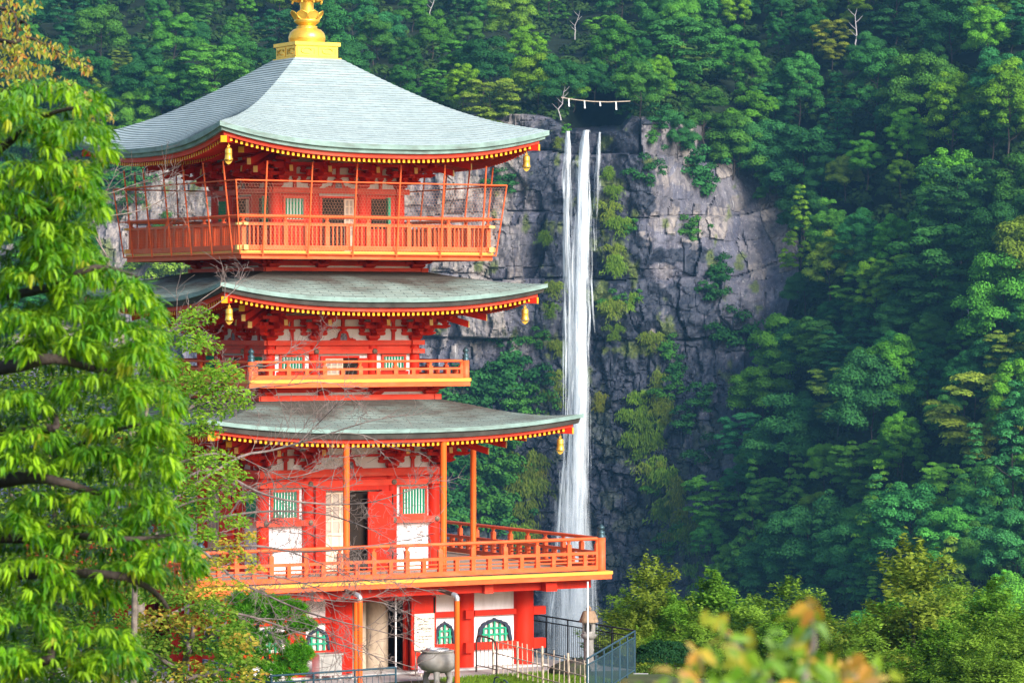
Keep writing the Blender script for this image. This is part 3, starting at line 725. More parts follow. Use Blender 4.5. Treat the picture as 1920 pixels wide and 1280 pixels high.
def katomado(x0, x1, z0, z1):
    mb = MB(); w_ = (x1-x0)/2; cx_ = (x0+x1)/2; h = z1-z0
    prof = [(1.12, 0), (1.02, .35), (.98, .58), (.90, .68), (.84, .70), (.78, .80), (.62, .86), (.5, .87), (.42, .93), (.22, .96), (.1, .985), (0, 1.04)]
    outer = [(cx_+a*w_, z0+b_*h) for a, b_ in prof]+[(cx_-a*w_, z0+b_*h) for a, b_ in prof[::-1][1:]]
    inner = [(cx_+(a-.17)*w_ if a > .17 else cx_, z0+(b_-.075)*h if b_ > 0 else z0) for a, b_ in prof[:-1]]+[(cx_, z0+.955*h)]
    inner = inner+[(2*cx_-x, z) for x, z in inner[::-1][1:]]
    n = len(outer); y = -4.40
    vs = [(x, y-.05, z) for x, z in outer]+[(x, y-.05, z) for x, z in inner]+[(x, y+.05, z) for x, z in outer]+[(x, y+.05, z) for x, z in inner]
    fs = []
    for i in range(n-1):
        fs += [(i, i+1, n+i+1, n+i), (i+1, i, 2*n+i, 2*n+i+1), (n+i, n+i+1, 3*n+i+1, 3*n+i)]
    mb.add(vs, fs, 0)
    mb.add([(x, -4.368, z) for x, z in inner], [tuple(range(n))], 2)
    def zt(x):
        t = abs(x-cx_)/w_
        for (a0, b0), (a1, b1) in zip(prof[:-1], prof[1:]):
            if a1-.17 <= t <= a0-.17: return z0+(b0-.08+(b1-b0)*(a0-.17-t)/(a0-a1+1e-6))*h
        return z0+.93*h
    nb = 5 if w_ > .4 else 3
    for i in range(nb):
        x = cx_+(-1+2*(i+.5)/nb)*w_*.86; mb.box(x-.028, x+.028, -4.43, -4.395, z0+.003, zt(x)-.01, 1)
    for i in (1, 2):
        z = z0+h*.28*i+.02; mb.box(cx_-w_*.84, cx_+w_*.84, -4.425, -4.40, z-.022, z+.022, 1)
    return mb
KM = [M['navy'], M['green'], pmat('cream_backing', (.66, .58, .52), .8, var=.08)]
four('window', katomado(2.93, 3.90, .69, 1.30), KM, pag); four('window', katomado(-3.90, -2.93, .69, 1.30), KM, pag)
four('window', katomado(1.63, 2.16, .69, 1.27), KM, pag); four('window', katomado(-2.18, -1.55, .69, 1.27), KM, pag)
# entrance: recess, jambs, open red leaf, columns inside
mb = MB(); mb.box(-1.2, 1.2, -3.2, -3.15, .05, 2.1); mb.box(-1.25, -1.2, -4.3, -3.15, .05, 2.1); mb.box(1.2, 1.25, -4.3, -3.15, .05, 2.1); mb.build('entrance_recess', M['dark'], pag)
mb = MB(); mb.box(-1.2, 1.2, -4.42, -4.26, 1.90, 2.09); mb.box(-.98, -.86, -4.42, -4.30, .05, 1.90); mb.box(.70, .80, -4.42, -4.30, .05, 1.90); mb.build('door_frame', M['red'], pag)
mb = MB(); mb.lathe([(.24, .05), (.24, 2.1)], (-.35, -3.7, 0), 16); mb.lathe([(.33, .05), (.33, 2.1)], (.28, -3.55, 0), 16); mb.build('inner_column', pmat('cream_column', (.50, .40, .30), .6, dirt=(.2, .15, .1), dirtamt=.5), pag)
mb = MB(); mb.box(0, .74, -.035, .035, .10, 2.02); mb.box(.06, .64, -.05, -.0345, 1.62, 1.95); mb.box(.66, .71, -.052, -.0345, 1.55, 1.98, 1); q = mb.build('door', [M['red'], M['dark']], pag, loc=(.72, -4.72, 0), rz=.02)
mb = MB(); mb.box(-.86, 0, -.035, .035, .10, 2.02); mb.build('door', M['red'], pag, loc=(-1.0, -4.70, 0), rz=-.55)
# stone plinth
M['plinth'] = pmat('pale_stone_plinth', (.45, .44, .43), .8, var=.15, scale=3)
mb = MB(); mb.box(-4.85, 4.85, -4.85, 4.85, .004, .05); mb.build('plinth', M['plinth'], pag)
# ------------------------------------------------ wind bells (hang freely: things of their own)
def bell(px, py, pz, label):
    root = empty('wind_bell', (px, py, pz)); tag(root, label, 'bell', 'gilt wind bells hanging from the pagoda eaves')
    mb = MB(); mb.tube([(0, 0, .02), (0, 0, -.12)], .012, 6); mb.tube([(.03*math.cos(a), 0, -.09+.03*math.sin(a)) for a in np.linspace(0, 6.3, 10)], .008, 5); mb.build('chain', M['gold'], root)
    mb = MB(); mb.lathe([(.0, -.115), (.05, -.125), (.085, -.16), (.092, -.20), (.088, -.24), (.092, -.25), (.092, -.27), (.088, -.28), (.095, -.38), (.115, -.43), (.12, -.44), (.09, -.43), (.0, -.40)], n=18); mb.build('bell_body', M['gold'], root)
    mb = MB(); mb.prism([(-.10, -.46), (-.05, -.53), (0, -.56), (.05, -.53), (.10, -.46), (.04, -.47), (0, -.44), (-.04, -.47)][::-1], -.008, .008); mb.tube([(0, 0, -.40), (0, 0, -.46)], .008, 5); mb.build('clapper', M['gold'], root)
for (b, z), nm in ((bell3, 'top'), (bell2, 'middle'), (bell1, 'lowest')):
    b -= .12
    p = L2W(b, -b, z); bell(*p, f'gilt wind bell under the right corner of the {nm} pagoda roof')
    if nm != 'lowest': p = L2W(-b, -b, z); bell(*p, f'gilt wind bell under the near left corner of the {nm} pagoda roof')
# ================================================================== TERRAIN, CLIFF, WATERFALL
KU = np.array([-500, -100, 300, 700, 1050, 1200, 1450, 1700, 1920, 2500.]); KV = np.array([-300, 0, 215, 640, 900, 1150, 1450.])
KD = np.array([[790, 800, 800, 800, 800, 790, 770, 745, 720, 680], [700, 705, 715, 720, 735, 715, 670, 640, 610, 560],
 [625, 630, 605, 588, 584, 582, 620, 592, 560, 510], [575, 580, 582, 580, 580, 580, 578, 535, 505, 450],
 [560, 565, 570, 573, 579, 579, 552, 505, 475, 415], [545, 550, 555, 565, 576, 574, 525, 475, 445, 385], [520, 525, 535, 550, 565, 560, 490, 440, 410, 350]], float)
def bgd(u, v):                      # distance of the hillside in a given direction
    u = np.asarray(u, float); v = np.asarray(v, float)
    i = np.clip(np.searchsorted(KU, u)-1, 0, len(KU)-2); j = np.clip(np.searchsorted(KV, v)-1, 0, len(KV)-2)
    fu = np.clip((u-KU[i])/(KU[i+1]-KU[i]), 0, 1); fv = np.clip((v-KV[j])/(KV[j+1]-KV[j]), 0, 1)
    fu = fu*fu*(3-2*fu)*.5+fu*.5; fv = fv*fv*(3-2*fv)*.5+fv*.5
    return (KD[j, i]*(1-fu)+KD[j, i+1]*fu)*(1-fv)+(KD[j+1, i]*(1-fu)+KD[j+1, i+1]*fu)*fv
def Pn(u, v, d):                    # vectorised directions -> points
    a = (u-960)/F; b = -(v-640)/F; c, s = math.cos(PIT), math.sin(PIT)
    y = c-b*s; z = s+b*c
    return np.stack([a*d/y, d+0*a, HC+z*d/y], -1)
def grid_faces(nr, nc):
    a = (np.arange(nr-1)[:, None]*nc+np.arange(nc-1)[None, :]).ravel()
    return np.stack([a, a+1, a+nc+1, a+nc], 1)
uu, vv = np.meshgrid(np.linspace(-500, 2500, 220), np.linspace(-300, 1450, 140))
dd = bgd(uu, vv)+9+10*(fbm(uu/130, vv/130, 3)-.5)
hol = sst(1, .35, np.hypot((uu-1122)/75, (vv-212)/48)); dd = dd+hol*35
Vh = Pn(uu, vv, dd).reshape(-1, 3)
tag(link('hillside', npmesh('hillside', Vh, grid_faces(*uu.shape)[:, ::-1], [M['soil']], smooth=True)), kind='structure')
# the ground sheet: terrace at the viewpoint, level court of the pagoda, then down into the valley
gx, gy = np.meshgrid(np.concatenate([np.linspace(-900, -60, 24), np.linspace(-55, 55, 111), np.linspace(60, 900, 24)]), np.concatenate([np.linspace(-60, 0, 8), np.linspace(1, 130, 130), np.linspace(135, 900, 60)]))
def gheight(x, y):
    h = 7.8*(1-sst(2, 46, y))
    sx = (x-3.35)*.80+(y-92.3)*.595
    h = h-sst(.05, 6, sx)*14-sst(4, 60, sx)*26-sst(130, 300, y)*34
    h = h+(fbm(x/9, y/9, 5)-.5)*np.where((y > 50) & (sx < 3), 0.0, 1.0)*sst(2, 8, np.abs(y))
    return h
gz = gheight(gx, gy)
M['ground'] = pmat('grassy_ground', (.07, .10, .03), .95, var=.5, scale=.6, dirt=(.10, .08, .05), dirtamt=.6, dscale=(.4, .4, .4))
tag(link('ground', npmesh('ground', np.stack([gx, gy, gz], -1).reshape(-1, 3), grid_faces(*gx.shape), [M['ground']], smooth=True)), kind='structure')
# ---------------- cliff
uu, vv = np.meshgrid(np.arange(-120, 1500, 2.7), np.arange(214, 1420, 2.6))
d0 = bgd(uu, vv); P0 = Pn(uu, vv, d0); X, Z = P0[..., 0], P0[..., 2]
Xw = X+5*(fbm(X/14, Z/14, 11)-.5); Zw = Z+4*(fbm(X/16, Z/12, 12)-.5)
low = sst(660, 760, vv+30*(fbm(X/6, Z/6, 2)-.5))
def crack(f1, f2, w): return 1-sst(0, w, f2-f1)
def blocks(x, z, bh, bw, sd):          # beds of rock split by upright joints: block id, distance to bed plane and joint (m)
    zz = z/bh+.5*vnoise(x/(bh*3), x*0, sd); bed = np.floor(zz); fz = zz-bed
    k = bw*(.6+.9*_h(bed.astype(int), bed.astype(int)*0+3, sd)); xx = x/k+9*_h(bed.astype(int), bed.astype(int)*0+1, sd)+.35*(vnoise(x*0+bed*3.1, z/(bh*.5), sd+2)-.5)
    jx = np.floor(xx); fx = xx-jx
    return _h(bed.astype(int), jx.astype(int), sd+5), np.minimum(fz, 1-fz)*bh, np.minimum(fx, 1-fx)*k, fz, _h(bed.astype(int), bed.astype(int)*0, sd+9)
up_ = 1-low
cm = sst(.38, .62, fbm(X/3.2, Z/3.2, 77))
ai, az, ax, afz, ab = blocks(Xw, Zw, 10, 9, 21); bi, bz, bx, bfz, bb = blocks(Xw+2*(fbm(X/3, Z/3, 78)-.5), Zw+1.5*(fbm(X/3, Z/3, 79)-.5), 6.0, 2.6, 22)
Xs = X+2.2*(fbm(X/2.4, Z/2.4, 81)-.5); Zs = Z+2.2*(fbm(X/2.4, Z/2.4, 82)-.5)
c1, c2, ci = worley(Xs/1.5, Zs/2.1, 23); e1, e2, ei = worley(Xs/1.9, Zs/2.9, 24, .75)
disp = up_*((ai-.5)*4.0+(ab-.5)*3.0+(bi-.5)*1.1+(ci-.5)*.35-cm*(1.3*sst(.30, .05, az)+.8*sst(.25, .04, ax))-.3*cm*(sst(.18, .03, bz)+.7*sst(.16, .03, bx))-2.2*(1-afz)**3)
disp += low*((ai-.5)*1.8+(bi-.5)*.8+(ei-.5)*1.5-crack(e1, e2, .12)*1.1*(.3+.7*cm)+(ci-.5)*.5)
disp += (fbm(X/1.1, Z/1.4, 41, 5)-.5)*1.0+(fbm(X/5, Z/6, 42)-.5)*3.5
# recessed chute behind the falls
disp -= 2.2*np.exp(-((uu-1085)/60)**2)
# top lip is rounded back, with a notch where the river arrives; side edges sink behind the trees
lip = np.interp(uu, [-120, 300, 480, 700, 850, 900, 960, 1035, 1060, 1075, 1140, 1165, 1185, 1230, 1300, 1400, 1500], [260, 260, 300, 260, 215, 205, 205, 216, 232, 243, 243, 236, 212, 222, 226, 230, 250])
lip = lip+6*(fbm(X/2, X*0+3, 44)-.5)
back = np.maximum(0, lip-vv)*np.where((uu > 1055) & (uu < 1180), 4.0, 1.3)+14*sst(20, 0, vv-lip)*0+6*sst(7, 0, vv-lip)
rb = np.interp(vv, [214, 330, 500, 600, 700, 900, 1000, 1300], [1420, 1460, 1500, 1470, 1440, 1380, 1340, 1330]); back = back+np.maximum(0, uu-rb)*.35
d1 = d0-disp+back
Vc = Pn(uu, vv, d1).reshape(-1, 3)
fall = np.exp(-((uu-1105)/95)**2)
zone_l = sst(1010, 940, uu)*sst(700, 600, vv)
wet_shade = np.clip(.18+.75*fall+.85*low+.55*sst(440, 600, vv)*sst(1080, 1160, uu)+ (fbm(X/5, Z/9, 51)-.5)*1.1*up_-.35*zone_l+(bi-.5)*.5, 0, 1)
wet_shade = np.clip(wet_shade-.55*sst(.62, .72, fbm(X/4, Z/3.4, 57))*(uu > 1150)*(vv < 960)*sst(1180, 1260, uu), 0, 1)
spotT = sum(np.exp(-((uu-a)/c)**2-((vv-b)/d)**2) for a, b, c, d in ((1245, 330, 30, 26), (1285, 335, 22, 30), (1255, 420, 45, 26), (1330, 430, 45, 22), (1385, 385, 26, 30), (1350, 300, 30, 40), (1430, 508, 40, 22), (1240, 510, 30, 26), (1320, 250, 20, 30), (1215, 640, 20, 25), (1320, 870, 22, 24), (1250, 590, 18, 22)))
spotD = sum(np.exp(-((uu-a)/c)**2-((vv-b)/d)**2) for a, b, c, d in ((1180, 560, 60, 40), (1290, 570, 60, 40), (1350, 480, 60, 20), (1190, 290, 22, 40), (1300, 700, 80, 60), (1200, 380, 40, 30), (1240, 480, 80, 18), (1040, 460, 25, 120), (1030, 330, 22, 60)))  # dark spots, among them overhang shade painted into the rock
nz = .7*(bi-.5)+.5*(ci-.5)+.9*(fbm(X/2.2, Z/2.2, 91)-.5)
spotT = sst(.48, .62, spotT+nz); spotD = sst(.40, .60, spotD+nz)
wet_shade = np.clip(wet_shade+.7*spotD-.75*spotT, 0, 1)  # painted overhang shade joins the real wetness here
tan = np.clip(.5*spotT+.15+.6*zone_l+(bi-.5)*1.1+(ai-.5)*.7+.25*sst(520, 300, vv), 0, 1)*np.clip(1.2-wet_shade, 0, 1)
moss = (.8-.6*low)*sst(.66, .76, fbm(X/2.6, Z/3.5, 61)+.10*np.exp(-((uu-1140)/70)**2)+.06*low+.07*sst(1180, 1260, uu)*low)
me = npmesh('cliff', Vc, grid_faces(*uu.shape)[:, ::-1], [], fl={'wet_shade': wet_shade.ravel(), 'tan': tan.ravel(), 'moss': moss.ravel()})
def rockmat():
    m, t, out = newmat('wet_dry_shaded_rock'); L = t.links.new
    b = ND(t, 'ShaderNodeBsdfPrincipled'); co = ND(t, 'ShaderNodeTexCoord')
    def att(n): return ND(t, 'ShaderNodeAttribute', attribute_name=n).outputs['Fac']
    def noise(sc, r=.65, d=6):
        mp = ND(t, 'ShaderNodeMapping'); mp.inputs['Scale'].default_value = sc; L(co.outputs['Object'], mp.inputs[0])
        n = ND(t, 'ShaderNodeTexNoise', i_Scale=1.0, i_Detail=float(d), i_Roughness=r); L(mp.outputs[0], n.inputs['Vector']); return n.outputs[0]
    def mr(x, a, b_, c=0., d=1.):
        n = ND(t, 'ShaderNodeMapRange', i_From_Min=a, i_From_Max=b_, i_To_Min=c, i_To_Max=d); L(x, n.inputs[0]); return n.outputs[0]
    def mix(f, a, b_, bt='MIX'):
        n = ND(t, 'ShaderNodeMixRGB', blend_type=bt)
        if isinstance(f, float): n.inputs[0].default_value = f
        else: L(f, n.inputs[0])
        for i, x in ((1, a), (2, b_)):
            if isinstance(x, tuple): n.inputs[i].default_value = (*x, 1)
            else: L(x, n.inputs[i])
        return n.outputs[0]
    grey = mix(mr(noise((.35, .35, .22)), .35, .65), (.06, .065, .10), (.165, .165, .21))
    c = mix(att('tan'), grey, mix(mr(noise((.5, .5, .3)), .35, .65), (.21, .19, .185), (.36, .31, .28)))
    c = mix(mr(noise((.9, .9, .07)), .47, .62, 0, .85), c, (.075, .072, .095))           # vertical water stains
    c = mix(mr(noise((1.6, 1.6, .12), .7), .60, .72, 0, .8), c, (.55, .53, .54))       # pale run-off and lichen
    c = mix(mr(noise((2.2, 2.2, 2.6), .75), .61, .68, 0, .7), c, (.62, .60, .58))
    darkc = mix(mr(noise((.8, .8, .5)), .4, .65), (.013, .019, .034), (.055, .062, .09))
    c = mix(mr(att('wet_shade'), .35, .75), c, darkc)
    c = mix(att('moss'), c, mix(mr(noise((2.5, 2.5, 2.5)), .4, .6), (.05, .075, .015), (.13, .17, .03)))
    L(c, b.inputs['Base Color']); L(mr(att('wet_shade'), .3, .8, .9, .5), b.inputs['Roughness']); b.inputs['Specular IOR Level'].default_value = .25
    bp = ND(t, 'ShaderNodeBump', i_Strength=.6, i_Distance=.35); L(noise((1.5, 1.5, 1.1), .7, 8), bp.inputs['Height']); L(bp.outputs[0], b.inputs['Normal'])
    L(b.outputs[0], out.inputs[0]); return m
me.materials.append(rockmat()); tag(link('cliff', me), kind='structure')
# ---------------- waterfall: curtains of falling strands
def watermat(name, scale, lo, hi, seed, maxa):
    m, t, out = newmat(name); L = t.links.new; co = ND(t, 'ShaderNodeTexCoord')
    at = ND(t, 'ShaderNodeAttribute', attribute_name='dens')
    mp = ND(t, 'ShaderNodeMapping'); mp.inputs['Scale'].default_value = scale; mp.inputs['Location'].default_value = (seed*3.7, seed, seed*1.3); L(co.outputs['Object'], mp.inputs[0])
    n = ND(t, 'ShaderNodeTexNoise', i_Scale=1.0, i_Detail=7.0, i_Roughness=.62, i_Distortion=.6); L(mp.outputs[0], n.inputs['Vector'])
    r = ND(t, 'ShaderNodeMapRange', i_From_Min=lo, i_From_Max=hi); L(n.outputs[0], r.inputs[0])
    a = ND(t, 'ShaderNodeMath', operation='ADD'); L(r.outputs[0], a.inputs[0]); 
    s2 = ND(t, 'ShaderNodeMath', operation='MULTIPLY_ADD'); L(at.outputs['Fac'], s2.inputs[0]); s2.inputs[1].default_value = 1.6; s2.inputs[2].default_value = -1.0; L(s2.outputs[0], a.inputs[1])
    cl = ND(t, 'ShaderNodeMath', operation='MULTIPLY', use_clamp=True); L(a.outputs[0], cl.inputs[0]); cl.inputs[1].default_value = maxa
    d = ND(t, 'ShaderNodeBsdfDiffuse'); d.inputs[0].default_value = (.84, .90, .97, 1); tr = ND(t, 'ShaderNodeBsdfTranslucent'); tr.inputs[0].default_value = (.85, .9, .96, 1)
    ms = ND(t, 'ShaderNodeMixShader', i_Fac=.3); L(d.outputs[0], ms.inputs[1]); L(tr.outputs[0], ms.inputs[2])
    tp = ND(t, 'ShaderNodeBsdfTransparent'); mx = ND(t, 'ShaderNodeMixShader'); L(cl.outputs[0], mx.inputs[0]); L(tp.outputs[0], mx.inputs[1]); L(ms.outputs[0], mx.inputs[2])
    L(mx.outputs[0], out.inputs[0]); return m
WM = [watermat('falling_water', (2.4, 1.2, .07), .36, .66, 1, 1.0), watermat('water_veil', (2.0, 1.0, .045), .38, .70, 5, .6), watermat('spray', (.30, .25, .05), .30, .75, 9, .45)]
wv, wf, wmi, wd_ = [], [], [], []
def curtain(keys, off, m, nx=14, nz=150, bulge=1.2, seed=0):
    ks = np.array(keys, float); vs_ = np.linspace(ks[0, 0], ks[-1, 0], nz)
    l = np.interp(vs_, ks[:, 0], ks[:, 1]); r = np.interp(vs_, ks[:, 0], ks[:, 2]); dn = np.interp(vs_, ks[:, 0], ks[:, 3])
    rows = []
    for i, v in enumerate(vs_):
        s = np.linspace(-1, 1, nx); jl = 6*(fbm(np.array([v/60.]), np.array([seed*7.]), seed)[0]-.5)*(r[i]-l[i])/40
        u = (l[i]+r[i])/2+(r[i]-l[i])/2*s+jl
        d = 578-off-bulge*(1-s*s)-3.5*math.sqrt(max(0, (v-ks[0, 0])/900))-.5*fbm(u/4, u*0+v/26, seed+3)
        rows.append(Pn(u, np.full(nx, v), d))
        wd_.extend(list(dn[i]*np.clip(1-abs(s)**2.5, 0, 1)))
    b0 = sum(len(x) for x in wv); wv.append(np.concatenate(rows)); g = grid_faces(nz, nx)[:, ::-1]+b0; wf.append(g); wmi.extend([m]*len(g))
curtain([(246, 1059, 1070, .9), (275, 1055, 1073, .85), (340, 1052, 1074, .72), (460, 1051, 1076, .66), (640, 1054, 1078, .6), (780, 1060, 1085, .5)], 1.5, 0, seed=1)
curtain([(244, 1092, 1108, 1), (262, 1087, 1108, 1), (320, 1077, 1108, .95), (400, 1073, 1110, .82), (520, 1068, 1111, .78), (640, 1062, 1111, .78), (760, 1062, 1108, .82), (860, 1060, 1106, .82), (950, 1052, 1108, .78), (1040, 1042, 1112, .72), (1160, 1030, 1122, .6), (1380, 1010, 1140, .6)], 2, 0, 20, seed=2)
curtain([(300, 1083, 1104, .9), (520, 1076, 1106, .8), (700, 1072, 1104, .8), (900, 1066, 1100, .85), (1100, 1060, 1104, .75), (1380, 1050, 1110, .7)], 3.2, 0, 14, seed=3)
curtain([(248, 1121, 1127, .85), (285, 1117, 1128, .7), (320, 1113, 1129, .6), (380, 1109, 1128, .5), (470, 1102, 1126, .42)], 1.2, 0, seed=4)
curtain([(300, 1050, 1128, .4), (420, 1048, 1122, .55), (560, 1048, 1114, .6), (700, 1050, 1112, .6), (850, 1046, 1114, .7), (960, 1034, 1120, .75), (1060, 1022, 1130, .75), (1190, 1008, 1140, .7), (1390, 990, 1155, .7)], 4.2, 1, 24, bulge=2.0, seed=5)
curtain([(900, 1040, 1118, .4), (1000, 1018, 1130, .6), (1090, 1004, 1140, .75), (1200, 992, 1150, .8), (1400, 970, 1170, .9)], 7, 2, 24, bulge=3, seed=6)
curtain([(1060, 1000, 1145, .3), (1120, 996, 1150, .6), (1230, 984, 1160, .8), (1410, 960, 1180, .9)], 10, 2, 24, bulge=4, seed=7)
rW = np.random.default_rng(12)
ev = np.array([250, 300, 400, 640, 860, 1000, 1160, 1300.]); el = np.array([1056, 1053, 1051, 1052, 1050, 1038, 1016, 1000.]); er = np.array([1108, 1109, 1111, 1112, 1109, 1116, 1132, 1145.])
for k in range(210):
    v0 = rW.uniform(246, 1150); Lk = rW.uniform(50, 190)*(.7+v0/900); q = np.clip(rW.normal()*.30+.5, 0, 1) if rW.uniform() < .7 else rW.uniform(0, 1); w0 = rW.uniform(1.6, 5.5)
    if v0 < 420: q = rW.choice([.12, .2, .62, .72, .8, .9])+rW.normal()*.03
    if v0 > 500: q = np.clip(q, .12, .88)
    rows = []; a_ = rW.uniform(.4, .95); wob = 0
    for j in range(5):
        t = j/4; v = v0+Lk*t; l, r = np.interp(v, ev, el), np.interp(v, ev, er); wob += rW.normal()*1.3; c_ = l+(r-l)*q+wob; wj = w0*(.3+1.3*t)*(.6 if j == 4 else 1)
        rows.append((v, c_-wj/2, c_+wj/2, a_*[.1, .9, 1, .8, .15][j]))
    curtain(rows, 3+rW.uniform(0, 3), 0, 5, 18, .3, seed=20+k)
me = npmesh('waterfall', np.concatenate(wv), np.concatenate(wf), WM, wmi, fl={'dens': wd_}, smooth=True)
tag(link('waterfall', me), kind='structure')
# thin side trickles
# ---------------- sacred rope over the lip
rp = empty('straw_rope', P(1115, 195, 574)); tag(rp, 'straw rope with white paper tassels strung above the waterfall', 'rope')
org = P(1115, 195, 574)
mb = MB(); pts = [P(u, v, 574)-org for u, v in ((1052, 183), (1080, 187.5), (1110, 190.5), (1140, 191.5), (1182, 190))]; mb.tube(pts, .085, 7); mb.build('rope', M['bamboo'], rp)
M['tassel'] = pmat('white_paper', (.8, .8, .8), .8)
for u, v, h in ((1066.5, 186, 14), (1096, 189.5, 14), (1125, 191.3, 8), (1155, 191.3, 15)):
    mb = MB(); p = P(u, v, 573.9)-org; s = h/11.3; x, y, z = p
    mb.prism([(x-.10, z), (x+.10, z), (x+.13, z-s*.5), (x+.20, z-s), (x-.06, z-s*.98), (x-.07, z-s*.5)][::-1], y-.03, y+.03); mb.build('paper_tassel', M['tassel'], rp)
# ================================================================== FOREST
def diamonds(C, N, ln, wd, rng, D=None):
    n = len(C); N = nrm(N); 
    if D is None: D = rng.normal(size=(n, 3))
    T = nrm(D-N*np.sum(D*N, 1, keepdims=True)); B = np.cross(N, T)
    ln = np.broadcast_to(np.asarray(ln, float), (n,))[:, None]; wd = np.broadcast_to(np.asarray(wd, float), (n,))[:, None]
    V = np.stack([C-T*ln/2, C+B*wd/2, C+T*ln/2, C-B*wd/2], 1).reshape(-1, 3)
    return V, np.arange(n*4).reshape(-1, 4)
def clump_leaves(cl, nper, size, rng, flat=.8, upb=.25, tint=((.05, .11, .02), (.09, .17, .03)), droop=0, lens=1.5):
    # cl: rows of x,y,z,r
    Cs, Ns, cs = [], [], []
    for x, y, z, r in cl:
        n = max(6, int(nper*(r**1.6))); d = rng.normal(size=(n, 3)); d[:, 2] = np.where(d[:, 2] < -.25, -d[:, 2], d[:, 2]); d = nrm(d)
        rad = r*rng.uniform(.55, 1.08, (n, 1))
        p = d*rad*np.array([1, 1, flat]); p[:, 2] -= droop*np.hypot(p[:, 0], p[:, 1])**1.6/r**.6
        Cs.append(p+np.array([x, y, z])); Ns.append(d*np.array([1, 1, 1.2])+rng.normal(size=(n, 3))*.34+np.array([0, 0, upb]))
        t = np.clip(rng.uniform(0, 1)+rng.normal(size=(n, 1))*.22, 0, 1); cs.append(np.array(tint[0])*(1-t)+np.array(tint[1])*t)
    C = np.concatenate(Cs); N = np.concatenate(Ns); col = np.concatenate(cs)
    s = size*rng.uniform(.65, 1.35, len(C))
    V, Fc = diamonds(C, N, s*lens, s, rng)
    return V, Fc, np.repeat(col, 4, 0)
def crown_mesh(kind, seed):
    rng = np.random.default_rng(seed); cl = []
    if kind == 'round':
        n = 46
        for i in range(n):
            ph = rng.uniform(0, 2*math.pi); zz = rng.uniform(-.75, 1); rr = math.sqrt(max(0, 1-max(zz, -.2)**2)); q = rng.uniform(.55, .98)
            cl.append((4.9*rr*math.cos(ph)*q, 4.9*rr*math.sin(ph)*q, 5.2+4.6*zz*q, rng.uniform(.9, 1.9)))
        V, Fc, c = clump_leaves(cl, 430, .195, rng, .78, tint=((.05, .10, .02), (.085, .155, .03)))
    elif kind == 'puff':
        for i in range(64):
            ph = rng.uniform(0, 2*math.pi); zz = rng.uniform(-.75, 1); rr = math.sqrt(max(0, 1-max(zz, -.1)**2)); q = rng.uniform(.6, 1.0)
            cl.append((4.1*rr*math.cos(ph)*q, 4.1*rr*math.sin(ph)*q, 5.6+5.4*zz*q, rng.uniform(.7, 1.3)))
        V, Fc, c = clump_leaves(cl, 430, .18, rng, .8, tint=((.05, .11, .018), (.10, .19, .03)))
    elif kind == 'tier':
        for k in range(8):
            z = 1.2+k*1.15+rng.uniform(-.3, .3); R_ = 5.6*math.sin(math.pi*(.25+.65*(1-k/8)))*rng.uniform(.7, 1.05)
            for j in range(9):
                ph = rng.uniform(0, 2*math.pi); q = rng.uniform(.25, 1)**.6
                cl.append((R_*q*math.cos(ph), R_*q*math.sin(ph), z+rng.uniform(-.6, .6)-.12*R_*q, rng.uniform(.8, 1.6)))
        V, Fc, c = clump_leaves(cl, 290, .185, rng, .38, upb=.8, tint=((.045, .10, .025), (.085, .155, .035)), droop=.10, lens=2.0)
    elif kind == 'cone':
        for k in range(16):
            z = .2+k*.85; R_ = 4.0*(1-k/16.5)**.85
            for j in range(max(2, int(9*(1-k/17)))):
                ph = rng.uniform(0, 2*math.pi); q = rng.uniform(.45, 1)
                cl.append((R_*q*math.cos(ph), R_*q*math.sin(ph), z-.25*R_*q, rng.uniform(.6, 1.05)*(1-.3*k/16)))
        V, Fc, c = clump_leaves(cl, 230, .19, rng, .6, upb=.4, tint=((.045, .095, .018), (.10, .17, .03)), droop=.25, lens=2.2)
    return npmesh('crown', V, Fc, [M['leaf_far']], col=c)
def trunk_mesh(seed, h=8, r=.22, mat='twig'):
    rng = np.random.default_rng(seed); mb = MB(); p = np.array([0, 0, -2.0]); pts = [p.copy()]
    for i in range(6): p = p+np.array([rng.normal()*.18, rng.normal()*.18, (h+2)/6]); pts.append(p.copy())
    mb.tube(pts, list(np.linspace(r, r*.25, 7)), 7)
    for k in range(6):
        b = pts[2+k % 4]; a = rng.uniform(0, 6.28); L = rng.uniform(1.5, 3)
        mb.tube([b, b+np.array([math.cos(a)*L*.5, math.sin(a)*L*.5, L*.3]), b+np.array([math.cos(a)*L, math.sin(a)*L, L*.75])], [r*.45, r*.3, r*.1], 5)
    return mb.mesh('trunk', [M[mat]])
KINDS = ['round', 'puff', 'tier', 'cone']
CR = {k: [crown_mesh(k, 100+7*i+31*KINDS.index(k)) for i in range(4)] for k in KINDS}
TR = [trunk_mesh(i, 7, .15, 'darkbark') for i in range(4)]
TW = {'dark': 'dark green', 'teal': 'bluish green', 'mid': 'green', 'bright': 'bright green', 'lime': 'light green', 'olive': 'olive', 'golden': 'golden'}
KN = {'round': 'bushy', 'puff': 'tall puffy', 'tier': 'flat tiered', 'cone': 'pointed drooping'}
TN = {'round': 'broadleaf_tree', 'puff': 'evergreen_tree', 'tier': 'tiered_tree', 'cone': 'conifer_tree'}
rngT = np.random.default_rng(77); used = set()
TONE = {'dark': (.55, .95, .95), 'teal': (.65, 1.2, 1.3), 'mid': (.95, 1.35, .85), 'bright': (1.45, 1.9, .75), 'lime': (2.3, 2.2, .65), 'olive': (2.5, 1.85, .8), 'golden': (3.4, 2.0, .75)}
TONE = {k: (a*.86, b*1.0, c*1.22) for k, (a, b, c) in TONE.items()}
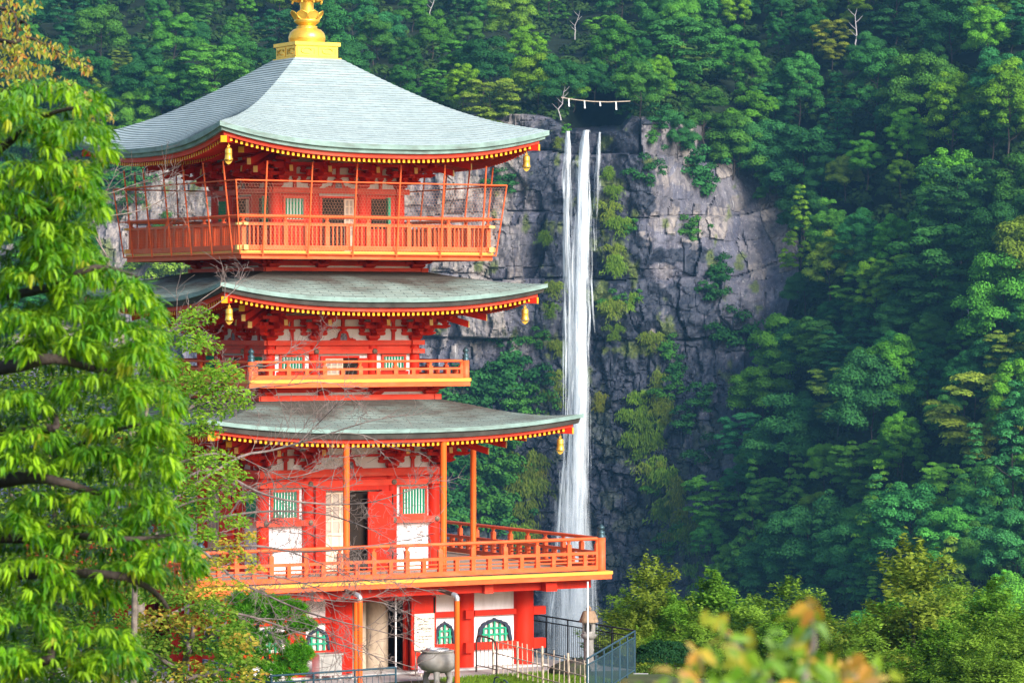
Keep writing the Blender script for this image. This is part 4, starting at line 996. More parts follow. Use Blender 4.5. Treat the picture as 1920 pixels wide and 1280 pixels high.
def plant(u, v, kind, size, tone, d=None, lift=0):
    d = float(bgd(u, v)) if d is None else d
    p = P(u, v, d); i = int(rngT.integers(4)); root = empty(TN[kind], p, float(rngT.uniform(0, 6.28)))
    s = size*rngT.uniform(.9, 1.1); root.scale = (s, s, s*rngT.uniform(.9, 1.15))
    c = link('crown', CR[kind][i], root); j = rngT.uniform(.78, 1.22); jb = rngT.uniform(.85, 1.15); t = TONE[tone]; j *= 1+.35*float(sst(700, 900, np.array(float(v)))); c.color = (t[0]*j*jb, t[1]*j, t[2]*j/jb, 1)  # low trees tinted brighter to make up for weak light there
    link('trunk', TR[i], root)
    uu_, vv_ = proj(p+np.array([0, 0, 6.5*s])); a, b = round(uu_/19.2), round(vv_/12.8)
    k = (a, b, kind, tone)
    while k in used: b += 1; k = (a, b, kind, tone)
    used.add(k)
    tag(root, f'{KN[kind]} {TW[tone]} tree in the gorge forest, {a}% across and {b}% down the photo', 'tree', 'forest trees of the gorge')
    return root
# forest outline in the picture: right slope, belt above the cliff, far left slope
def inpoly(x, y, poly):
    r = False; n = len(poly)
    for i in range(n):
        x0, y0 = poly[i]; x1, y1 = poly[(i+1) % n]
        if (y0 > y) != (y1 > y) and x < (x1-x0)*(y-y0)/(y1-y0)+x0: r = not r
    return r
POLY = [[(1185, -40), (1960, -40), (1960, 1330), (1330, 1330), (1320, 1150), (1300, 1010), (1355, 900), (1415, 760), (1465, 640), (1500, 560), (1495, 470), (1462, 400), (1420, 330), (1350, 262), (1200, 225)],
        [(640, -40), (1185, -40), (1200, 225), (1182, 222), (1178, 165), (1060, 165), (1058, 225), (960, 222), (905, 195), (860, 210), (790, 150)],
        [(-140, -40), (660, -40), (800, 165), (640, 190), (520, 130), (215, 275), (190, 420), (180, 640), (-140, 640)]]
SPOTS = [(1830, 860, 'tier', 1.35, 'golden'), (1560, 560, 'puff', 1.05, 'olive'), (1640, 590, 'puff', .75, 'lime'), (1570, 800, 'tier', .95, 'olive'), (1680, 800, 'puff', 1.2, 'bright'), (1690, 900, 'puff', .9, 'bright'),
         (1785, 290, 'puff', 1.15, 'lime'), (1890, 280, 'puff', 1.3, 'lime'), (1690, 360, 'puff', .6, 'lime'), (1700, 310, 'puff', .8, 'bright'), (1480, 900, 'round', 1.3, 'teal'), (1430, 790, 'round', 1.0, 'bright'), (1480, 720, 'round', 1.0, 'bright'), (1560, 115, 'tier', .75, 'golden'),
         (1380, 60, 'puff', .7, 'lime'), (1010, 200, 'round', .85, 'lime'), (985, 150, 'puff', .9, 'lime'), (960, 90, 'puff', 1.0, 'olive'), (1075, 200, 'round', .5, 'lime'), (1235, 190, 'puff', .7, 'lime'), (1200, 210, 'round', .8, 'mid'), (1290, 150, 'tier', .8, 'olive'), (1270, 300, 'round', .8, 'teal'), (1385, 330, 'round', .9, 'teal'),
         (300, 210, 'round', .9, 'bright'), (330, 120, 'round', .9, 'bright'), (190, 110, 'round', 1.0, 'mid'), (225, 140, 'tier', .45, 'olive'), (700, 110, 'round', .8, 'mid'), (1850, 120, 'puff', 1.0, 'bright'), (1760, 600, 'tier', 1.4, 'mid'), (1780, 500, 'tier', 1.3, 'mid'), (1900, 720, 'tier', .8, 'olive'), (1905, 830, 'puff', 1.0, 'bright'), (1560, 720, 'tier', 1.1, 'mid'), (1490, 1010, 'cone', 1.0, 'mid'), (1550, 1120, 'cone', 1.3, 'dark'), (1640, 1110, 'cone', 1.2, 'dark'), (1780, 1100, 'puff', 1.0, 'mid'), (1410, 1050, 'cone', 1.0, 'mid')]
pts = [(s[0], s[1]) for s in SPOTS]
for s in SPOTS: plant(*s)
tries = 0; nt_ = len(SPOTS)
while nt_ < 299 and tries < 60000:
    tries += 1; u, v = rngT.uniform(-60, 1960), rngT.uniform(-40, 1330)
    if not any(inpoly(u, v, p) for p in POLY): continue
    if any(abs(u-a)**2+(abs(v-b)*1.15)**2 < (42*(1.1 if u > 1200 else .95))**2 for a, b in pts): continue
    pts.append((u, v)); nt_ += 1
    kind = rngT.choice(KINDS, p=[.46, .28, .21, .05] if v < 850 else [.42, .24, .16, .18])
    tone = rngT.choice(['dark', 'teal', 'mid', 'bright', 'lime', 'olive'], p=[.30, .24, .24, .13, .05, .04])
    if v > 800: tone = {'dark': 'teal', 'teal': 'mid', 'mid': 'bright'}.get(tone, tone)  # brighter tones low down stand in for missing light
    sz = rngT.choice([.55, .7, .85, 1.0, 1.3], p=[.15, .25, .3, .2, .1])*rngT.uniform(.9, 1.1)*(1.0 if u > 1200 else .9)
    plant(u, v+45*sz, kind, sz, tone)
def snag_mesh(seed):
    r = random.Random(seed); mb = MB(); p = Vector((0, 0, 0)); pts = [p.copy()]
    for i in range(6): p = p+Vector((r.gauss(.15, .3), r.gauss(0, .2), 1.25)); pts.append(p.copy())
    mb.tube(pts, [.16, .15, .13, .11, .08, .06, .03], 6)
    for i in (2, 3, 4, 5):
        s_ = r.choice((-1, 1)); mb.tube([pts[i], pts[i]+Vector((s_*.6, 0, .5)), pts[i]+Vector((s_*1.3, .2, 1.3))], [.06, .05, .02], 5)
    return mb.mesh('trunk', [M['snag']])
M['snag'] = pmat('bleached_wood', (.42, .39, .40), .9, var=.2)
for i, (u, v, s_, lab) in enumerate(((1078, 75, .75, 'bleached leaning dead trunk above the waterfall'), (1606, 95, 1.0, 'tall pale dead trunk high on the right slope'), (735, 92, .5, 'small forked white snag just right of the gold finial'), (806, 32, .7, 'forked grey snag at the top edge above the upper roof'), (1052, 226, .75, 'thin grey dead trunk at the left end of the straw rope'), (1815, 612, .6, 'pale bare trunks in a dark hollow of the right slope'), (1660, 1072, .55, 'pinkish grey dead branches low on the right slope'), (290, 178, .5, 'thin white snag above the left side of the upper roof'))):
    root = empty('dead_tree', P(u, v, float(bgd(u, v))-7)); root.scale = (s_, s_, s_); link('trunk', snag_mesh(i+60), root); tag(root, lab, 'dead tree', 'dead trunks standing in the gorge forest')
ug = []
while len(ug) < 6800:
    u, v = rngT.uniform(-460, 2100), rngT.uniform(-60, 1360)
    if not (any(inpoly(u, v, p) for p in POLY) or u < 60 or (u < 900 and 100 < v < 222)): continue
    p = P(u, v, float(bgd(u, v))+5); ug.append((*p, rngT.uniform(1.0, 2.1)))
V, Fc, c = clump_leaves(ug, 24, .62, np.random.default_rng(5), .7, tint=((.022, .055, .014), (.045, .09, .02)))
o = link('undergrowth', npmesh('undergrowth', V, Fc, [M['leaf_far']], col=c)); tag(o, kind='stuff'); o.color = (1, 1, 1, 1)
# shrubs and small trees clinging to the rock
def bush_mesh(seed, tint, n=16, size=.2):
    rng = np.random.default_rng(seed); cl = [(rng.normal()*1.0, rng.normal()*.6, rng.normal()*.9+.9, rng.uniform(.5, .95)) for _ in range(n)]
    V, Fc, c = clump_leaves(cl, 170, size, rng, .8, tint=tint); return npmesh('rock_shrub', V, Fc, [M['leaf_far']], col=c)
BM = [bush_mesh(900+i, ((.045, .10, .02), (.08, .15, .03))) for i in range(4)]
def hang_mesh(seed):
    rng = np.random.default_rng(seed); Cs, Ds = [], []
    for k in range(7):                          # several overlapping tufts at uneven heights
        cx_, cz, w_ = rng.normal()*.75, rng.uniform(-1.3, 1.2), rng.uniform(.25, .6); n = int(rng.integers(70, 150))
        x = cx_+rng.normal(size=n)*w_; z = cz-rng.uniform(0, 1, n)**1.5*1.1-.5*np.abs(x-cx_); Cs.append(np.stack([x, -.3-rng.uniform(0, .7, n), z], 1))
        Ds.append(np.stack([(x-cx_)*.5+rng.normal(size=n)*.25, -.3+0*x, -1+rng.normal(size=n)*.35], 1))
    C = np.concatenate(Cs); D = np.concatenate(Ds); n = len(C); N = np.stack([rng.normal(size=n)*.5, -1+0*D[:, 0], .6+rng.normal(size=n)*.4], 1)
    V, Fc = diamonds(C, N, rng.uniform(.35, .9, n), .11, rng, D); t = rng.uniform(0, 1, (n, 1)); c = np.array((.055, .10, .015))*(1-t)+np.array((.15, .19, .035))*t
    return npmesh('hanging_grass', V, Fc, [M['leaf_far']], col=np.repeat(c, 4, 0))
HM = [hang_mesh(950+i) for i in range(5)]
from mathutils.bvhtree import BVHTree
rv = [Vector(p) for p in Vc[::1]]
cb = BVHTree.FromPolygons(rv, grid_faces(*uu.shape).tolist())
def on_cliff(u, v):
    r = Vector(ray(u, v)); h = cb.ray_cast(Vector((0, 0, HC)), r); return np.array(h[0]) if h[0] else P(u, v, float(bgd(u, v)))
def cling(kind, u, v, s, tone):
    p = on_cliff(u, v); me = (BM if kind == 'rock_shrub' else HM)[int(rngT.integers(len(BM if kind == 'rock_shrub' else HM)))]
    o = link(kind, me, None, p+np.array([0, -.3, -.6*s])); o.scale = (s, s, s); t = TONE[tone]; j = rngT.uniform(.8, 1.2); o.color = (t[0]*j, t[1]*j, t[2]*j, 1)
    a, b = round(u/19.2), round(v/12.8); k = (a, b, kind)
    while k in used: b += 1; k = (a, b, kind)
    used.add(k)
    w_ = 'leafy shrub' if kind == 'rock_shrub' else 'drooping tuft of yellowish grass'
    tag(o, f'{tone} {w_} on the cliff, {a}% across and {b}% down the photo', 'shrub' if kind == 'rock_shrub' else 'grass tuft', 'plants clinging to the cliff')
for u, v, s, t in ((955, 690, 1.9, 'dark'), (985, 725, 1.8, 'teal'), (945, 740, 2.0, 'dark'), (1000, 770, 1.6, 'mid'), (905, 760, 2.1, 'dark'), (865, 745, 2.0, 'dark'), (975, 760, 1.4, 'mid'), (935, 640, 1.1, 'dark'), (1005, 640, .9, 'mid'), (955, 350, 1.2, 'dark'), (930, 345, .9, 'dark'), (1300, 330, 2.0, 'teal'), (1320, 350, 1.5, 'dark'), (1210, 330, 1.3, 'dark'), (1295, 440, 1.2, 'mid'), (1395, 640, 1.8, 'dark'), (1370, 620, 1.5, 'dark'), (1240, 230, 1.2, 'teal'), (1220, 260, .9, 'mid'),
                   (1345, 520, 1.5, 'dark'), (1340, 550, 1.4, 'dark'), (1250, 660, 1.2, 'mid'), (1265, 700, 1.2, 'dark'), (1250, 740, 1.1, 'mid'), (1290, 800, 1.3, 'dark'), (1320, 760, 1.4, 'dark'), (1330, 860, 1.5, 'dark'), (1180, 430, .8, 'mid'), (1150, 570, .9, 'mid'), (1190, 560, .7, 'mid'),
                   (860, 870, 2.2, 'dark'), (905, 880, 2.2, 'mid'), (940, 870, 2.0, 'mid'), (875, 930, 2.2, 'dark'), (925, 940, 2.2, 'mid'), (965, 900, 1.6, 'mid'), (850, 960, 2.2, 'dark'), (895, 975, 2.2, 'mid'), (940, 985, 1.9, 'dark'), (845, 830, 2.0, 'mid'), (910, 830, 1.8, 'teal'),
                   (240, 350, 1.8, 'mid'), (265, 340, 1.6, 'dark'), (225, 400, 1.7, 'dark'), (300, 440, 1.5, 'mid'), (335, 520, 2.2, 'olive'), (300, 505, 2.0, 'olive'), (370, 505, 1.6, 'olive'), (215, 310, 1.4, 'dark'), (1040, 215, .9, 'mid'), (1048, 190, 1.1, 'dark'), (1190, 215, 1.1, 'dark'), (1075, 168, 1.5, 'dark'), (1105, 158, 1.7, 'dark'), (1140, 160, 1.7, 'teal'), (1170, 172, 1.4, 'dark'), (1060, 245, .5, 'bright'), (1270, 1000, 1.2, 'mid'), (1230, 920, .9, 'bright'), (1255, 1040, 1.3, 'mid')): cling('rock_shrub', u, v, s, t)
TONE.update(olive=(1.15, 1.15, .8), lime=(1.05, 1.35, .7), golden=(1.5, 1.2, .8))
for u, v, s, t in ((1140, 380, 1.0, 'olive'), (1160, 410, 1.1, 'lime'), (1160, 475, 1.3, 'lime'), (1150, 460, .9, 'olive'), (1145, 310, .8, 'lime'), (1150, 350, .8, 'lime'), (1145, 565, 1.1, 'olive'), (1185, 550, 1.0, 'lime'), (1150, 610, .8, 'lime'), (1130, 740, 1.0, 'golden'), (1220, 625, 1.1, 'olive'), (1240, 700, 1.1, 'olive'), (1190, 740, 1.5, 'lime'), (1200, 780, 1.7, 'lime'), (1225, 790, 1.6, 'lime'), (1215, 820, 1.6, 'lime'), (1240, 850, 1.7, 'lime'), (1225, 870, 1.5, 'olive'), (1260, 880, 1.7, 'lime'), (1280, 900, 1.6, 'olive'), (1250, 930, 1.6, 'lime'), (1285, 950, 1.6, 'olive'), (1300, 990, 1.6, 'lime'), (1320, 1020, 1.6, 'mid'), (1315, 960, 1.5, 'olive'), (1310, 1060, 1.6, 'mid'), (1270, 1000, 1.3, 'olive'), (1240, 740, 1.2, 'olive'), (1255, 760, 1.1, 'olive'),
                   (1030, 740, 1.6, 'olive'), (1035, 700, 1.2, 'olive'), (1010, 780, 1.0, 'lime'), (985, 850, 1.7, 'olive'), (990, 900, 1.8, 'olive'), (975, 950, 1.8, 'olive'), (1000, 860, 1.3, 'golden'), (960, 985, 1.6, 'lime'), (985, 1000, 1.3, 'golden'), (1025, 430, .9, 'lime'), (1035, 530, 1.0, 'olive'), (1030, 570, .8, 'lime'), (1045, 640, .9, 'olive'), (1050, 260, .6, 'olive')): cling('hanging_grass', u, v, s, t)
# haze: one closed box of even air round the camera and everything else
if HAZE:
    hz = MB(); hz.box(-700, 700, -80, 1000, -130, 260)
    m, t, out = newmat('hazy_air'); pv = ND(t, 'ShaderNodeVolumePrincipled'); pv.inputs['Color'].default_value = (.22, .58, 1, 1); pv.inputs['Density'].default_value = HAZE; pv.inputs['Anisotropy'].default_value = .2
    t.links.new(pv.outputs[0], out.inputs['Volume']); o = hz.build('haze', m); tag(o, kind='stuff')
# ================================================================== NEAR VEGETATION
def px(d): return d/F                          # metres per photo pixel at distance d
def leaves(C, D, N, ln, wd, bend, col, rng):   # pointed leaves along D, curved down by bend
    n = len(C); D = nrm(D); N = nrm(N-D*np.sum(N*D, 1, keepdims=True)); B = np.cross(D, N)
    ln = np.broadcast_to(np.asarray(ln, float), (n,))[:, None]; wd = np.broadcast_to(np.asarray(wd, float), (n,))[:, None]; bend = np.broadcast_to(np.asarray(bend, float), (n,))[:, None]
    def at(t, s, lift=0): return C+D*ln*t+B*wd*s+N*(-bend*ln*t*t+lift*wd)
    V = np.stack([at(0, 0), at(.32, .5, .18), at(.32, -.5, .18), at(.36, 0), at(.7, .34, .12), at(.7, -.34, .12), at(.72, 0), at(1, 0)], 1).reshape(-1, 3)
    b = np.arange(n)[:, None]*8
    T = np.concatenate([b+np.array([[0, 3, 1]]), b+np.array([[0, 2, 3]]), b+np.array([[4, 6, 7]]), b+np.array([[6, 5, 7]])]); Q = np.concatenate([b+np.array([[1, 3, 6, 4]]), b+np.array([[3, 2, 5, 6]])])
    return V, T, Q, np.repeat(col, 8, 0)
class LB:
    def __init__(s): s.V = []; s.T = []; s.Q = []; s.c = []; s.n = 0
    def add(s, V, T, Q, c): s.V.append(V); s.T.append(T+s.n); s.Q.append(Q+s.n); s.c.append(c); s.n += len(V)
    def build(s, name, mat, parent, smooth=True):
        return link(name, npmesh(name, np.concatenate(s.V), [np.concatenate(s.T), np.concatenate(s.Q)], [mat], col=np.concatenate(s.c), smooth=smooth), parent)
def limb(mb, pts, r0, r1, n=7, m=0):
    pts = [np.asarray(p, float) for p in pts]; out = []
    for i in range(len(pts)-1):
        for t in np.linspace(0, 1, 4)[:-1]:
            p0 = pts[max(i-1, 0)]; p1 = pts[i]; p2 = pts[i+1]; p3 = pts[min(i+2, len(pts)-1)]
            out.append(.5*((2*p1)+(-p0+p2)*t+(2*p0-5*p1+4*p2-p3)*t*t+(-p0+3*p1-3*p2+p3)*t**3))
    out.append(pts[-1]); mb.tube(out, list(np.linspace(r0, r1, len(out))), n, m); return out
rngN = np.random.default_rng(4)
# ---- big leafy tree at the left
D0 = 17.0
oak = empty('chestnut_leaved_tree', P(-170, 588+6500*3.9/D0*.98, D0)); oak.location.z = float(gheight(np.array(P(-170, 640, D0)[0]), np.array(D0)))
tag(oak, 'large bright green tree with long drooping leaves filling the left edge', 'tree')
o0 = np.array(oak.location)
mb = MB(); limb(mb, [np.array([0, 0, -.4]), P(-150, 1300, D0)-o0, P(-120, 950, 17.2)-o0, P(-130, 600, 17.4)-o0, P(-90, 350, 17.5)-o0, P(-40, 200, 17.5)-o0], .20, .05, 10); mb.build('trunk', M['darkbark'], oak)
for pts, r0, r1 in ([[(-130, 720), (-30, 695), (40, 684), (100, 672), (170, 690), (230, 700)], .046, .012], [[(-120, 930), (-20, 905), (60, 895), (120, 905), (200, 930)], .05, .012], [[(-120, 830), (0, 812), (70, 806), (105, 800), (100, 770)], .035, .012], [[(60, 895), (120, 850), (190, 815), (260, 795)], .018, .008], [[(-140, 1260), (0, 1236), (60, 1240), (95, 1232), (92, 1190)], .045, .012],
                    [[(-140, 1120), (0, 1080), (120, 1075), (230, 1080), (290, 1110), (315, 1140)], .035, .010], [[(-130, 600), (-20, 560), (90, 540), (180, 500), (260, 520)], .035, .006], [[(-120, 450), (0, 420), (80, 400), (150, 350)], .03, .006], [[(-90, 350), (0, 280), (80, 220), (150, 200)], .03, .006], [[(-120, 1000), (40, 1010), (150, 1005), (250, 1010), (330, 1000)], .03, .006]):
    mb = MB(); limb(mb, [P(u, v, D0+.5*math.sin(i*1.7))-o0 for i, (u, v) in enumerate(pts)], r0, r1, 8); mb.build('branch', M['darkbark'], oak)
PADS = [(20, 210, 80, 40), (110, 320, 70, 35), (20, 380, 60, 40), (130, 480, 60, 35), (90, 180, 110, 50), (30, 250, 90, 55), (150, 255, 65, 55), (60, 330, 110, 55), (150, 370, 42, 55), (40, 430, 80, 55), (110, 440, 60, 50), (60, 520, 80, 50), (185, 525, 90, 45), (240, 565, 62, 40), (130, 590, 80, 45), (40, 600, 70, 45), (220, 622, 88, 42), (265, 665, 52, 45), (110, 650, 90, 35), (190, 720, 90, 40), (285, 740, 52, 45), (30, 750, 60, 35), (240, 790, 88, 38), (300, 810, 36, 45), (60, 815, 60, 30), (180, 850, 70, 30), (285, 865, 48, 38), (40, 860, 60, 32), (230, 930, 90, 36), (100, 940, 80, 36), (30, 985, 60, 36), (290, 960, 50, 38), (180, 1000, 90, 34), (320, 1035, 58, 48), (60, 1060, 70, 36), (240, 1065, 60, 26), (130, 1105, 90, 36), (40, 1150, 70, 38), (170, 1190, 80, 36), (90, 1240, 100, 38), (225, 1225, 48, 32), (20, 1230, 50, 36)]
lb = LB()
for (u, v, ru, rv) in PADS:
    padk = rngN.uniform(-.25, .25)
    for r in range(112):
        back = r >= 70                       # a sparser second layer set back inside the crown
        a = rngN.uniform(math.pi*.85, math.pi*2.15) if not back else rngN.uniform(0, 6.28); q = rngN.uniform(.15, 1)**.5; pu, pv = u+ru*q*math.cos(a), v+rv*(q*math.sin(a)*.85+.25)
        d = D0+rngN.uniform(-.5, .3)+(1.0 if back else 0)
        c0 = P(pu, pv, d)-o0; n = int(rngN.integers(7, 12)); az = rngN.uniform(0, 6.28)+np.arange(n)*6.28/n+rngN.normal(size=n)*.25
        el = -rngN.uniform(-.3, 1.3, n); axis = np.array([.55*(pu-u)/ru, -.4, .1])
        Dv = np.stack([np.cos(az)*np.cos(el), np.sin(az)*np.cos(el), np.sin(el)], 1)+axis
        Nv = np.stack([np.cos(az)*np.sin(-el), np.sin(az)*np.sin(-el), np.cos(el)+.2], 1)
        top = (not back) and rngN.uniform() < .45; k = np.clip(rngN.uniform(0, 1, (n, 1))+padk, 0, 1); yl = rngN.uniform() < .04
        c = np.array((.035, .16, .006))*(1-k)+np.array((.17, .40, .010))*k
        if top: c = c*.35+np.array((.36, .58, .015))*.65  # random front tufts brighter: sunlit tips put into the colour
        if back: c = c*.6  # inner layer darker: crown shade put into its leaf colour
        if yl: c = c*.3+np.array((.42, .40, .03))*.7
        sz = rngN.uniform(.040, .080, n)*rngN.uniform(.8, 1.2)
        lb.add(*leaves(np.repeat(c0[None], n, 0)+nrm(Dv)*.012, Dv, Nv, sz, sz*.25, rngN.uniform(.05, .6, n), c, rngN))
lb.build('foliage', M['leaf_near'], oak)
# ---- autumn cherry, top left
D1 = 24.0; b = P(-260, 640, D1); b[2] = float(gheight(b[0], b[1])); ch = empty('cherry_tree', b); tag(ch, 'cherry tree with thin yellow and orange autumn leaves in the top left corner', 'tree'); o0 = b
mb = MB(); limb(mb, [np.array([0, 0, -.3]), P(-240, 800, D1)-o0, P(-190, 300, D1)-o0, P(-110, 90, D1)-o0, P(-60, 0, D1)-o0], .16, .05, 9); mb.build('trunk', M['darkbark'], ch)
lb = LB()
for pts in ([(-110, 90), (-20, 75), (25, 80), (50, 70), (80, 82), (125, 105), (172, 130)], [(-60, 0), (0, 15), (30, 35), (25, 110)], [(-150, 190), (0, 170), (90, 165), (150, 180), (205, 205)], [(25, 80), (40, 40), (57, 55)]):
    mb = MB(); limb(mb, [P(u, v, D1+.3*math.sin(i*2.1))-o0 for i, (u, v) in enumerate(pts)], .02, .004, 6); mb.build('branch', M['darkbark'], ch)
for u, v, ru, rv, n in ((20, 15, 45, 25, 110), (25, 60, 35, 40, 110), (60, 85, 40, 22, 90), (100, 92, 38, 14, 70), (140, 113, 28, 9, 60), (163, 128, 12, 7, 30), (15, 110, 35, 30, 110), (50, 130, 55, 16, 80), (150, 190, 28, 22, 70), (178, 212, 24, 20, 60), (110, 155, 35, 15, 50), (65, 10, 15, 12, 15), (30, 140, 40, 20, 60), (205, 215, 12, 10, 14)):
    a = rngN.uniform(0, 6.28, n); q = rngN.uniform(0, 1, n)**.5; C = np.array([P(u+ru*qq*math.cos(aa), v+rv*qq*math.sin(aa), D1+rngN.uniform(-.5, .5)) for aa, qq in zip(a, q)])-o0
    Dv = np.stack([rngN.normal(size=n)*.6, rngN.normal(size=n)*.6, -.9+rngN.normal(size=n)*.3], 1); k = rngN.uniform(0, 1, (n, 1)); c = np.where(k < .6, np.array((.34, .38, .05)), np.where(k < .88, np.array((.52, .38, .09)), np.array((.45, .20, .05))))*rngN.uniform(.6, 1.1, (n, 1))
    sz = rngN.uniform(.03, .055, n); lb.add(*leaves(C, Dv, rngN.normal(size=(n, 3))+np.array([0, -.6, .6]), sz, sz*.42, .2, c, rngN))
lb.build('foliage', M['leaf_near'], ch)
# ---- maples between the near tree and the pagoda
def spray_tree(name, label, d, base_uv, pads, cols, size, per, trunkm, branch_paths, upn=1.0, rr=.05, drop=.1):
    b = P(base_uv[0], base_uv[1], d); b[2] = float(gheight(np.array(b[0]), np.array(b[1]))); root = empty(name, b); tag(root, label, 'tree' if 'shrub' not in name else 'shrub'); o0 = b; lb = LB()
    for i, pts in enumerate(branch_paths):
        mb = MB(); w3 = ([np.array([0, 0, -.3])] if i == 0 else [])+[P(u, v, d+.5*math.sin(j*2.3+i))-o0 for j, (u, v) in enumerate(pts)]
        limb(mb, w3, rr if i == 0 else rr*.6, rr*.15, 7); mb.build('trunk' if i == 0 else 'branch', trunkm, root)
    for pad in pads:
        u, v, ru, rv = pad[:4]; cset = cols[pad[4]] if len(pad) > 4 else cols[0]; n = int(per*ru*rv/1500*(3.0 if 'maple' in name else 4.0))+20
        a = rngN.uniform(0, 6.28, n); q = rngN.uniform(0, 1, n)**.5; dz = rngN.uniform(-.8, .8, n)
        C = np.array([P(u+ru*qq*math.cos(aa), v+rv*qq*math.sin(aa)+abs(math.cos(aa)*qq)*rv*.4, d+z_) for aa, qq, z_ in zip(a, q, dz)])-o0
        Dv = np.stack([rngN.normal(size=n), rngN.normal(size=n), rngN.normal(size=n)*.4-drop], 1); Nv = np.stack([rngN.normal(size=n)*.35, -.5+rngN.normal(size=n)*.35, upn+0*dz], 1)
        k = rngN.uniform(0, 1, (n, 1)); idx = rngN.integers(0, len(cset)-1, n); cc = np.array(cset); c = cc[idx]*(1-k)+cc[idx+1]*k
        sz = size*rngN.uniform(.7, 1.3, n); lb.add(*leaves(C, Dv, Nv, sz, sz*.62, .15, c, rngN))
    lb.build('foliage', M['leaf_mid'], root, smooth=False); return root
GRN = [(.09, .23, .02), (.17, .33, .03), (.25, .36, .04)]; AUT = [(.20, .30, .03), (.42, .40, .05), (.50, .26, .05)]; DGR = [(.04, .15, .02), (.08, .22, .02), (.12, .26, .03)]
spray_tree('maple_tree', 'light green maple reaching in front of the left side of the pagoda', 58, (240, 1400),
    [(330, 625, 60, 28), (375, 640, 42, 20), (300, 675, 50, 25), (395, 712, 48, 22), (440, 735, 34, 13), (350, 728, 55, 26), (400, 762, 42, 20), (330, 790, 55, 26), (385, 800, 35, 18), (345, 850, 55, 26), (405, 862, 45, 24), (447, 888, 22, 10), (395, 905, 55, 24), (350, 925, 50, 26), (380, 955, 42, 22), (345, 990, 50, 26), (330, 700, 50, 26), (300, 830, 40, 26), (415, 940, 25, 12), (395, 1000, 25, 12), (425, 1022, 34, 12, 1), (450, 1042, 34, 10, 1), (400, 1055, 34, 14, 1), (365, 1085, 50, 16, 1), (478, 1062, 20, 8, 1), (440, 1095, 26, 10, 1), (390, 1110, 40, 12, 1), (455, 755, 26, 12), (425, 700, 35, 14), (460, 930, 20, 10), (440, 975, 30, 14), (465, 1005, 26, 10, 1), (415, 690, 40, 18), (370, 590, 34, 18), (310, 745, 40, 22, 2), (320, 880, 40, 22, 2), (330, 960, 40, 22, 2)], [GRN, AUT, DGR], .075, 130, M['bark'],
    [[(250, 1300), (255, 1000), (270, 800), (300, 680), (350, 620)], [(260, 900), (330, 870), (400, 850), (450, 860)], [(255, 1000), (330, 950), (400, 930)], [(265, 820), (330, 760), (400, 720), (440, 730)], [(252, 1100), (330, 1040), (420, 1030), (480, 1060)]], rr=.07)
gp = [(u, v, 60, 26, int((u+v) % 3 == 0)) for v in range(650, 1300, 38) for u in (range(-20, 230, 62) if (v//38) % 2 else range(10, 250, 62))]
spray_tree('garden_tree', 'yellowish green leafy tree showing through the gaps of the large left tree', 64, (100, 1420), gp, [[(.07, .17, .02), (.16, .28, .03), (.26, .34, .05)], [(.05, .14, .02), (.10, .22, .03), (.20, .30, .04)]], .09, 75, M['bark'], [[(100, 1300), (105, 1000), (90, 800), (100, 680)], [(103, 1100), (180, 1000), (220, 900)], [(104, 1050), (30, 950), (0, 850)]], rr=.10)
spray_tree('olive_shrub', 'round leaved shrub with green, yellow and orange leaves below the near veranda corner', 62, (345, 1420),
    [(290, 1110, 55, 20), (350, 1120, 50, 20), (400, 1140, 45, 20, 0), (300, 1160, 60, 22, 1), (370, 1165, 50, 22, 1), (430, 1170, 40, 18), (450, 1200, 36, 18, 1), (400, 1205, 45, 22), (330, 1205, 50, 22), (270, 1200, 40, 22), (290, 1250, 60, 24), (360, 1255, 50, 22, 1), (430, 1240, 46, 20), (470, 1262, 34, 16, 1), (240, 1260, 40, 24), (400, 1280, 50, 20), (480, 1235, 20, 10), (310, 1290, 70, 22, 1)], [[(.05, .14, .015), (.13, .24, .03), (.22, .30, .04)], [(.12, .22, .02), (.34, .34, .05), (.46, .26, .05)]], .095, 95, M['twig'],
    [[(345, 1300), (347, 1240), (355, 1215), (340, 1190), (322, 1170)], [(352, 1225), (385, 1200), (410, 1180), (425, 1165)], [(346, 1260), (310, 1240), (280, 1215)], [(354, 1212), (362, 1180), (350, 1150)], [(347, 1270), (400, 1262), (440, 1240)]], rr=.10)
